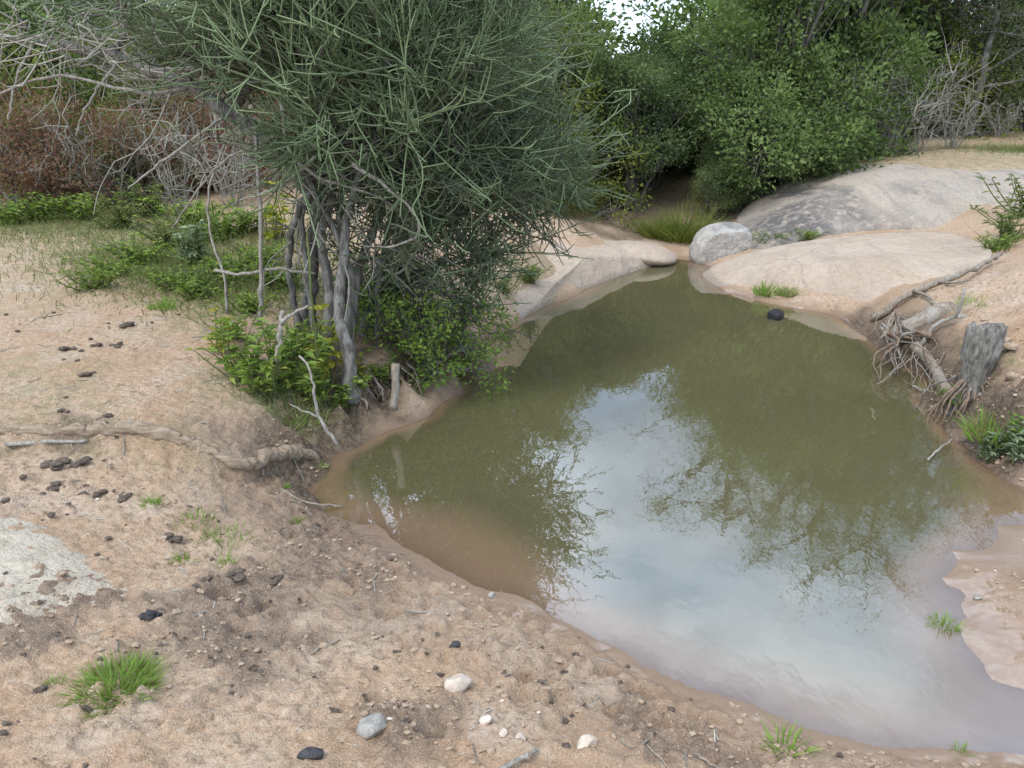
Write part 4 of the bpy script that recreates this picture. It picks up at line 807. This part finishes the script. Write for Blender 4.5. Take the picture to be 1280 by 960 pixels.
for px, py, i, sc, lab, grp in [
    (300, 470, 0, 1.3, 'broad-leaved green weed at the left front of the bank clump', None), (330, 490, 1, 1.4, 'leafy weed in front of the broken bleached stem', None), (370, 490, 0, 1.3, 'bushy green weed in the middle of the bank clump', None), (350, 455, 1, 1.3, 'green weed round the foot of the broken stem', None),
    (405, 470, 2, 1.15, 'tall yellow-green weed with long leaves before the dark stems', None), (432, 500, 1, 1.0, 'green weed at the bank edge above the roots', None), (452, 478, 2, .55, 'bright yellow leaves over the bank roots', None), (400, 505, 0, .8, 'low weed at the bank edge by the bent stick', None), (275, 440, 2, .7, 'yellowing weed at the left end of the bank clump', None), (295, 425, 1, .9, 'weed at the back left of the bank clump', None),
    (478, 478, 1, .8, 'small green weed at the bank lip left of the cut post', None), (525, 470, 4, .9, 'trailing green weed under the hanging shrub at the waterline', None), (575, 460, 4, .8, 'trailing green weed at the right end of the hanging shrub', None), (385, 440, 3, 1.2, 'low olive weed at the foot of the dark stems', None), (1195, 500, 3, .7, 'low weed between the short log and the stump', None),
    (1235, 570, 5, .75, 'silvery-leaved weed at the water edge under the stump', None), (1265, 575, 5, .8, 'silvery-leaved weed at the right frame edge', None), (1275, 545, 1, .7, 'green weed at the right frame edge beside the stump', None),
    (240, 330, 5, 1.6, 'pale tall leafy plant left of the thin saplings', None), (210, 310, 4, 1.8, 'green leafy weed at the left back of the undergrowth', None), (180, 330, 3, 1.7, 'low olive weed right below the green leafy weed at the back', 1), (140, 345, 3, 1.4, 'low olive weed second from the left end of the undergrowth', 1), (120, 360, 3, 1.3, 'low olive weed at the left end of the undergrowth on the sand', 1), (250, 370, 3, 1.5, 'low olive weed left of the crooked sapling foot', 1), (290, 350, 3, 1.7, 'low olive weed under the level dead branch', 1), (310, 390, 3, 1.2, 'low olive weed at the foot of the straight pale sapling', 1), (270, 300, 3, 1.9, 'low olive weed behind the crooked sapling', 1), (350, 360, 3, 1.6, 'low olive weed between the straight sapling and the bush stems', 1), (220, 360, 3, 1.4, 'low olive weed behind the bright green tuft', 1),
    (150, 285, 4, 2.2, 'bushy weed in the middle of the far left clearing edge', None), (100, 275, 3, 2.3, 'low olive weed left of the bushy weed at the clearing edge', 1), (50, 275, 3, 2.2, 'low olive weed second from the left frame edge under the russet shrubs', 1), (190, 270, 4, 2.3, 'yellow-green weed before the dry twig heap', None), (10, 280, 3, 2.0, 'low olive weed at the left frame edge under the russet shrubs', 1), (300, 290, 3, 2.2, 'low olive weed behind the straight pale sapling', 1), (345, 300, 2, 1.5, 'yellow weed left of the bush stems', None), (240, 285, 3, 2.4, 'low olive weed before the low dry twig heap', 1), (330, 330, 3, 1.5, 'low olive weed just right of the straight pale sapling', 1),
    (1262, 300, 4, 2.0, 'small dark shrub on the right bank at the frame edge', None), (1280, 270, 4, 2.4, 'taller leafy shrub at the right frame edge above the slab', None), (1245, 312, 3, 1.3, 'low weed at the end of the long slab', None), (965, 305, 3, 1.3, 'weed in the gap between boulder and dome', None), (1010, 300, 3, 1.0, 'low weed at the foot of the dome', None), (660, 350, 3, 1.2, 'low weed on the far bank left of the sloping slab', None), (630, 365, 4, 1.0, 'green weed under the drooping bush tip', None)]:
    q = G(px, py); r = plant('weed', wd[i], lab or 'low olive weed in the sparse undergrowth left of the bush', 'weed', q, rs.uniform(0, 6.28), sc, grp and 'low weeds of the left undergrowth', ('stem', 'leaves'))

# sparse ground grass of the left undergrowth, too fine to count
rs = np.random.RandomState(77); n = 52000; cc = [(230, 330, 1.1), (330, 370, .7), (130, 285, 1.5), (300, 300, 1.2), (60, 275, 1.4), (370, 500, .3), (1275, 188, .9), (250, 350, .8), (180, 320, .8)]
pts = []
for px, py, r in cc:
    g = G(px, py); m = int(n * r / 10); pts.append(np.stack([g[0] + rs.randn(m) * r * .55, g[1] + rs.randn(m) * r * .5], -1))
pts = np.concatenate(pts); zz = H(pts[:, 0], pts[:, 1]); ok = zz > .1; pts, zz = pts[ok], zz[ok]; n = len(pts)
d = rs.randn(n, 3) * .5 + np.array([0, 0, .8]); ln = rs.uniform(.03, .11, n); t = np.linspace(0, 1, 3)[None, :, None]
p = np.concatenate([pts, zz[:, None] - .004], 1)[:, None] + d[:, None] * ln[:, None, None] * t - np.array([0, 0, .4]) * ln[:, None, None] * t * t
s = np.cross(d, unit(rs, n)); s /= np.linalg.norm(s, axis=1, keepdims=True)
V, Q = ribbons(p, np.array([[1, .8, .1]]) * rs.uniform(.003, .007, n)[:, None], s)
obj('ground_grass', mesh_np('ground_grass', V, Q, None, [m_weed_g], {'rnd': np.repeat(np.clip(.5 + .28 * rs.randn(n), 0, 1), 6)}), kind='stuff', label='sparse short grass and litter over the left undergrowth', cat='grass')

# ------------------------------------------------------------------ right bank: driftwood, logs, stump
stick('driftwood_pole', [G(1090, 394) + [0, 0, .03], G(1130, 378) + [0, 0, .07], G(1180, 357) + [0, 0, .08], G(1215, 343) + [0, 0, .08], G(1250, 327) + [0, 0, .05]], .034, .016, m_drift, 'long bare driftwood pole lying up the right bank', 'driftwood', 24, .008, side=[[G(1140, 374) + [0, 0, .07], G(1160, 378) + [0, 0, .05], G(1172, 388) + [0, 0, .03]], [G(1170, 361) + [0, 0, .07], G(1190, 362) + [0, 0, .05], G(1212, 354) + [0, 0, .04]]])
lg = obj('fallen_log', None, loc=P(1150, 420, .1), label='broken pale log with hollow end and torn roots at the water edge', cat='log')
b = Buf(); limb(b, [P(1112, 425, .14), P(1150, 404, .25), P(1192, 386, .36)], .07, .085, 14, 12, .008, rs, .5, .12); child('log_body', b.mesh('log_body', m_drift), lg)
for k in range(70):
    s = P(rs.uniform(1100, 1200), rs.uniform(392, 430), rs.uniform(.12, .28)); e = P(rs.uniform(1085, 1185), rs.uniform(405, 490), rs.uniform(-.03, .10))
    b = Buf(); limb(b, [s, (s + e) / 2 + rs.randn(3) * .08 + np.array([0, -.03, .03]), e], rs.uniform(.004, .012) if k % 8 else .022, .0025, 10, 5, .01, rs, .5, .1); child('root', b.mesh('root', (m_root, m_drift, m_root, m_dead)[k % 4]), lg)
stick('dead_root', [G(1150, 440) + [0, 0, .02], G(1166, 425) + [0, 0, .08], G(1188, 420) + [0, 0, .10], G(1194, 418) + [0, 0, .20], G(1194, 416) + [0, 0, .30]], .018, .010, m_dead, 'bent bleached root standing up between the log and the stump', 'root')
stick('short_log', [G(1142, 440) + [0, 0, .03], G(1162, 462) + [0, 0, .03], G(1184, 490) + [0, 0, .03]], .042, .036, m_drift, 'short thick log lying along the water edge before the stump', 'log', 14, .004)
for pts, lab in [([P(1140, 482, .03), P(1165, 490, .03), P(1190, 492, .06)], 'thin stick poking over the water beside the stump roots'), ([P(1160, 575, .01), P(1175, 560, .03), P(1190, 548, .05)], 'thin twig lying in the water under the stump')]:
    stick('thin_stick', pts, .007, .004, m_dead, lab, 'stick', 10)
sx, sy = XD(1218, 4.62, .3), 4.62; sz = Hs(sx, sy)
st = obj('tree_stump', None, loc=(sx, sy, sz), label='weathered grey hollow-topped tree stump on the right bank', cat='stump')
nA, nH = 56, 22; a = np.linspace(0, 2 * math.pi, nA, endpoint=False); hh = np.linspace(-.25, .40, nH); V = []
for h in hh:
    r = .096 + .012 * (h > .2) + .10 * np.clip(-h + .02, 0, 1) ** 1.1 - .018 * math.exp(-((h - .08) / .09) ** 2)
    rr = r * (1 + .10 * fbm(np.stack([np.cos(a) * 1.6, np.sin(a) * 1.6, np.full(nA, h * .8)], -1), 3) + .06 * noise(np.stack([np.cos(a) * 6, np.sin(a) * 6, np.full(nA, h * 1.5)], -1)))
    z = h + (.07 * noise(np.stack([np.cos(a) * 2.5, np.sin(a) * 2.5, np.full(nA, 9.)], -1)) if h > .38 else 0)
    V.append(np.stack([rr * np.cos(a) + .05 * h, rr * np.sin(a), np.full(nA, h) if np.isscalar(z) else z], -1))
top = V[-1]
for s, dz in [(.86, .004), (.72, -.02), (.5, -.06), (.25, -.075), (.02, -.08)]:
    w = top.copy(); w[:, :2] = .02 * np.array([1, 0]) + (w[:, :2] - np.array([.02, 0])) * s; w[:, 2] = top[:, 2] * s + .40 * (1 - s) + dz + .01 * noise(w * 25); V.append(w)
V = np.concatenate(V); rws = nH + 5; bb = np.arange(rws - 1)[:, None] * nA; j = np.arange(nA)[None]; j2 = (j + 1) % nA
obj('stump_trunk', mesh_np('stump_trunk', V, np.stack([bb + j, bb + j2, bb + nA + j2, bb + nA + j], -1).reshape(-1, 4), None, [m_stump]), st)
for k in range(26):
    an = rs.uniform(2.6, 6.0); s = np.array([.10 * math.cos(an), .10 * math.sin(an), rs.uniform(-.10, .08)]); ln = rs.uniform(.04, .17); e = s + np.array([math.cos(an) * ln - .05, math.sin(an) * ln, -rs.uniform(.2, .35)])
    b = Buf(); limb(b, [s, (s + e) / 2 + np.array([math.cos(an), math.sin(an), .4]) * .05, e], rs.uniform(.007, .03) if k < 6 else rs.uniform(.005, .011), .004, 9, 6, .006, rs); obj('root', b.mesh('root', m_stump if k < 6 else m_root), st)
for px, py, s, lab, mt in [(1262, 445, .055, 'flat brownish stone on the right bank beside the stump', m_clod), (1235, 398, .05, 'rounded stone on the bank above the stump', m_clod), (1272, 470, .07, 'flat rock at the right frame edge by the stump', m_clod), (1200, 400, .045, 'small stone behind the bleached root', m_stone_grey), (1258, 420, .05, 'small brown stone above the flat pale one', m_clod)]:
    q = G(px, py); rock('stone', mt, (s, s * .85, s * .5), int(px), 6, 3, loc=q + np.array([0, 0, s * .15]), rot=(0, 0, rs.uniform(0, 6)), label=lab, cat='stone')

# ------------------------------------------------------------------ stones, dung and litter of the near bank
for px, py, dims, mt, rz, tilt, lab in [(574, 862, (.05, .036, .042), m_stone, .3, -.5, 'wedge-shaped pale stone standing in the near mud'), (733, 932, (.036, .030, .028), m_stone, .5, .1, 'blocky pinkish stone near the bottom edge'), (607, 901, (.021, .018, .018), m_stone, .2, 0, 'small white stone below the wedge-shaped one'),
                                    (628, 918, (.018, .016, .012), m_stone, 1, 0, 'small buff pebble just below the white stone'), (650, 926, (.024, .018, .013), m_stone, 2, 0, 'flat pink pebble between the white stone and the blocky one'), (613, 937, (.018, .015, .01), m_clod, 1, 0, 'sandy pebble half buried left of the flat pink one'),
                                    (614, 744, (.018, .016, .013), m_stone_grey, .6, 0, 'grey pebble at the water edge'), (568, 810, (.022, .017, .013), m_dung_b, .4, 0, 'dark blue-grey pebble on the near mud'), (466, 910, (.05, .04, .03), m_stone_grey, .9, .2, 'grey cracked clod near the bottom left'), (388, 945, (.036, .026, .018), m_dung_b, .2, 0, 'dark blue-black lump at the bottom edge'),
                                    (1222, 747, (.02, .016, .01), m_stone_grey, .5, 0, 'small grey stone on the low right beach'), (580, 733, (.016, .012, .007), m_clod, 0, 0, 'little brown pebble on the wet shore')]:
    q = G(px, py); rock('stone', mt, dims, int(px + py), 7, 3, .1, loc=q + np.array([0, 0, dims[2] * .5]), rot=(tilt, 0, rz), label=lab, cat='stone')
stick('twig', [P(620, 966, .17), P(648, 950, .175), P(672, 936, .17)], .008, .005, m_dead, 'pale twig at the bottom edge below the stones', 'twig', 12, .003)
stick('twig', [P(868, 942, .085), P(882, 950, .085), P(905, 966, .08)], .004, .003, m_drift, 'thin brown twig at the bottom edge by the mud', 'twig', 10, .002)
q1, q2, q3 = G(352, 618), G(385, 632), G(430, 640); stick('twig', [q1 + [0, 0, .012], q2 + [0, 0, .02], np.array([q3[0], q3[1], .012])], .007, .004, m_drift, 'dark twig reaching into the water at the left corner', 'twig', 10, .003)
stick('stick', [G(-20, 560) + [0, 0, .015], G(40, 556) + [0, 0, .02], G(110, 548) + [0, 0, .02]], .013, .008, m_dead, 'pale stick lying under the soil ledge at the left edge', 'stick', 14, .003)
dung_at = [(22, 415, 1.0, 0, 'single dung ball near the left frame edge'), (8, 395, .9, 0, 'dung ball cut by the left frame edge'), (85, 437, 1.5, 1, 'large dung heap at the left of the dung scatter'), (113, 423, .8, 0, 'small dung ball above the dung scatter'), (122, 432, 1.1, 1, 'dung lump in the middle of the dung scatter'), (145, 433, 1.4, 1, 'dung heap at the right of the dung scatter'),
           (102, 440, 1.0, 0, 'round dung ball below the large heap'), (97, 452, .9, 0, 'dung ball at the bottom of the scatter'), (110, 466, 1.3, 1, 'flattened dung heap under the scatter'), (80, 450, .7, 0, 'small dung ball beside the large heap'), (160, 408, 1.5, 1, 'dung heap by the yellow leaf at the undergrowth edge'), (190, 404, .8, 0, 'dung ball right of the heap by the yellow leaf'), (135, 405, .9, 0, 'dung ball left of the heap by the yellow leaf'), (223, 394, .9, 0, 'dung ball near the bright green tuft'), (67, 391, .8, 0, 'lone dung ball on the upper sand'),
           (132, 520, 1.3, 1, 'dung heap just above the soil ledge'), (82, 497, .8, 0, 'small dung ball between scatter and ledge'), (80, 515, 1.0, 1, 'flat dung pat above the ledge'), (144, 537, .8, 0, 'dung ball on the lip of the ledge'), (72, 582, 1.9, 1, 'big dark dung heap below the soil ledge'), (103, 577, 1.5, 1, 'crumbled dung heap right of the big dark one'), (70, 608, 1.3, 1, 'flat dung pat below the big heap'), (30, 603, 1.0, 0, 'dung ball at the left below the ledge'),
           (103, 620, 1.0, 0, 'dung ball above the white slab corner'), (125, 618, 1.0, 1, 'dung lump near the slab corner'), (65, 648, 1.0, 0, 'dung ball on the upper edge of the whitish slab'), (155, 622, 1.2, 1, 'brown dung heap right of the slab'), (8, 628, 1.2, 0, 'dark dung ball at the left frame edge on the slab'), (52, 615, .9, 0, 'small dung ball beside the flat pat'), (86, 632, .7, 0, 'little dung ball above the slab edge'),
           (185, 772, 1.4, 2, 'trio of black droppings on the sand above the big tuft'), (213, 675, 1.3, 1, 'brown dung lump left of the sparse grass'), (130, 672, .9, 1, 'dung lump on the slab edge'), (258, 726, 1.0, 1, 'dung lump under the sparse grass'), (295, 722, 1.3, 1, 'dark crumbled clod right of the sprout'), (345, 727, .9, 1, 'dark clod in the trampled mud'), (48, 862, .9, 1, 'flat dark crumb left of the big tuft')]
def dung_mesh(seed, n, mat):
    rs = np.random.RandomState(seed); b = Buf()
    for k in range(n):
        bm = bmesh.new(); bmesh.ops.create_icosphere(bm, subdivisions=3, radius=1); v = np.array([q.co for q in bm.verts]); f = np.array([[q.index for q in t.verts] for t in bm.faces]); bm.free()
        v = v * (1 + .55 * fbm(v * 1.5 + seed + k * 3, 3) + .25 * noise(v * 5 + k))[:, None] * np.array([.023, .020, .011]) * (rs.uniform(.7, 1.1) if n > 1 else 1)
        b.add(v + (np.array([rs.uniform(-.028, .028), rs.uniform(-.024, .024), .008 + .012 * (k == n - 1)]) if n > 1 else np.array([0, 0, .01])), None, f)
    return b.mesh('dung_pat', mat)
dm = [[dung_mesh(1, 1, m_dung), dung_mesh(2, 1, m_dung), dung_mesh(7, 1, m_dung)], [dung_mesh(3, 5, m_dung), dung_mesh(4, 4, m_dung), dung_mesh(8, 6, m_dung)], [dung_mesh(5, 3, m_dung_b)]]
for k, (px, py, s, t, lab) in enumerate(dung_at):
    q = G(px, py); obj('dung_pat', dm[t][k % len(dm[t])], loc=q - np.array([0, 0, .003 * s]), rot=(0, 0, rs.uniform(0, 6)), scale=s * .72, label=lab, cat='dung', group='dried dung on the left bank')
# loose crumbs and pebbles, too many to count
def crumbs(name, n, area, size, mat, seed, label):
    rs = np.random.RandomState(seed); bm = bmesh.new(); bmesh.ops.create_icosphere(bm, subdivisions=1, radius=1); v0 = np.array([q.co for q in bm.verts]); f0 = np.array([[q.index for q in t.verts] for t in bm.faces]); bm.free()
    x = rs.uniform(area[0], area[1], n); y = rs.uniform(area[2], area[3], n); w = n2(x, y, 1.5, seed) + .5 * zones(x, y) - .45 * sstep(3.0, 3.5, y) * sstep(1, 0, x); z = H(x, y); k = (w > rs.uniform(-.02, .6, n)) & (z > .012); x, y, z = x[k], y[k], z[k]; m = len(x)
    s = size * rs.uniform(.25, 1, m) ** 2.2 + .0018; V = v0[None] * (1 + .28 * rs.randn(m, len(v0), 1)) * s[:, None, None] * np.stack([rs.uniform(.8, 1.4, m), rs.uniform(.7, 1.1, m), rs.uniform(.45, .8, m)], -1)[:, None]
    V = V + np.stack([x, y, z + s * .2], -1)[:, None]; F = f0[None] + (np.arange(m) * len(v0))[:, None, None]
    obj(name, mesh_np(name, V, None, F.reshape(-1, 3), [mat], None, False), kind='stuff', label=label, cat='crumbs')
crumbs('earth_crumbs', 16000, (-2.4, 3.6, 1.5, 5.4), .012, m_clod, 91, 'loose crumbs of sandy earth over the near bank')
crumbs('dark_crumbs', 2200, (-2.6, 1.2, 1.5, 5.0), .012, m_dung, 92, 'dark crumbs of dung and mud over the left bank')
crumbs('gravel', 280, (-2.4, 2.8, 1.5, 4.6), .010, m_stone, 93, 'pale gravel bits over the near bank')
rs = np.random.RandomState(95); n = 420; x = rs.uniform(-4.5, 1.0, n); y = rs.uniform(1.6, 6.5, n); z = H(x, y); ok = z > .03; x, y, z = x[ok], y[ok], z[ok]; n = len(x)
a = rs.uniform(0, 6.28, n); ln = rs.uniform(.02, .13, n); t = np.linspace(-.5, .5, 4)[None, :]
xp = x[:, None] + np.cos(a)[:, None] * ln[:, None] * t; yp = y[:, None] + np.sin(a)[:, None] * ln[:, None] * t + .01 * rs.randn(n, 4); zp = H(xp.ravel(), yp.ravel()).reshape(n, 4) + .003
V, Q, A = tubes(np.stack([xp, yp, zp], -1), np.repeat(rs.uniform(.0012, .0032, n)[:, None], 4, 1), 4, rs.uniform(0, 1, n))
obj('twig_litter', mesh_np('twig_litter', V, Q, None, [m_drytwig], {'rnd': A}), kind='stuff', label='dry twig litter scattered over the sand', cat='litter')
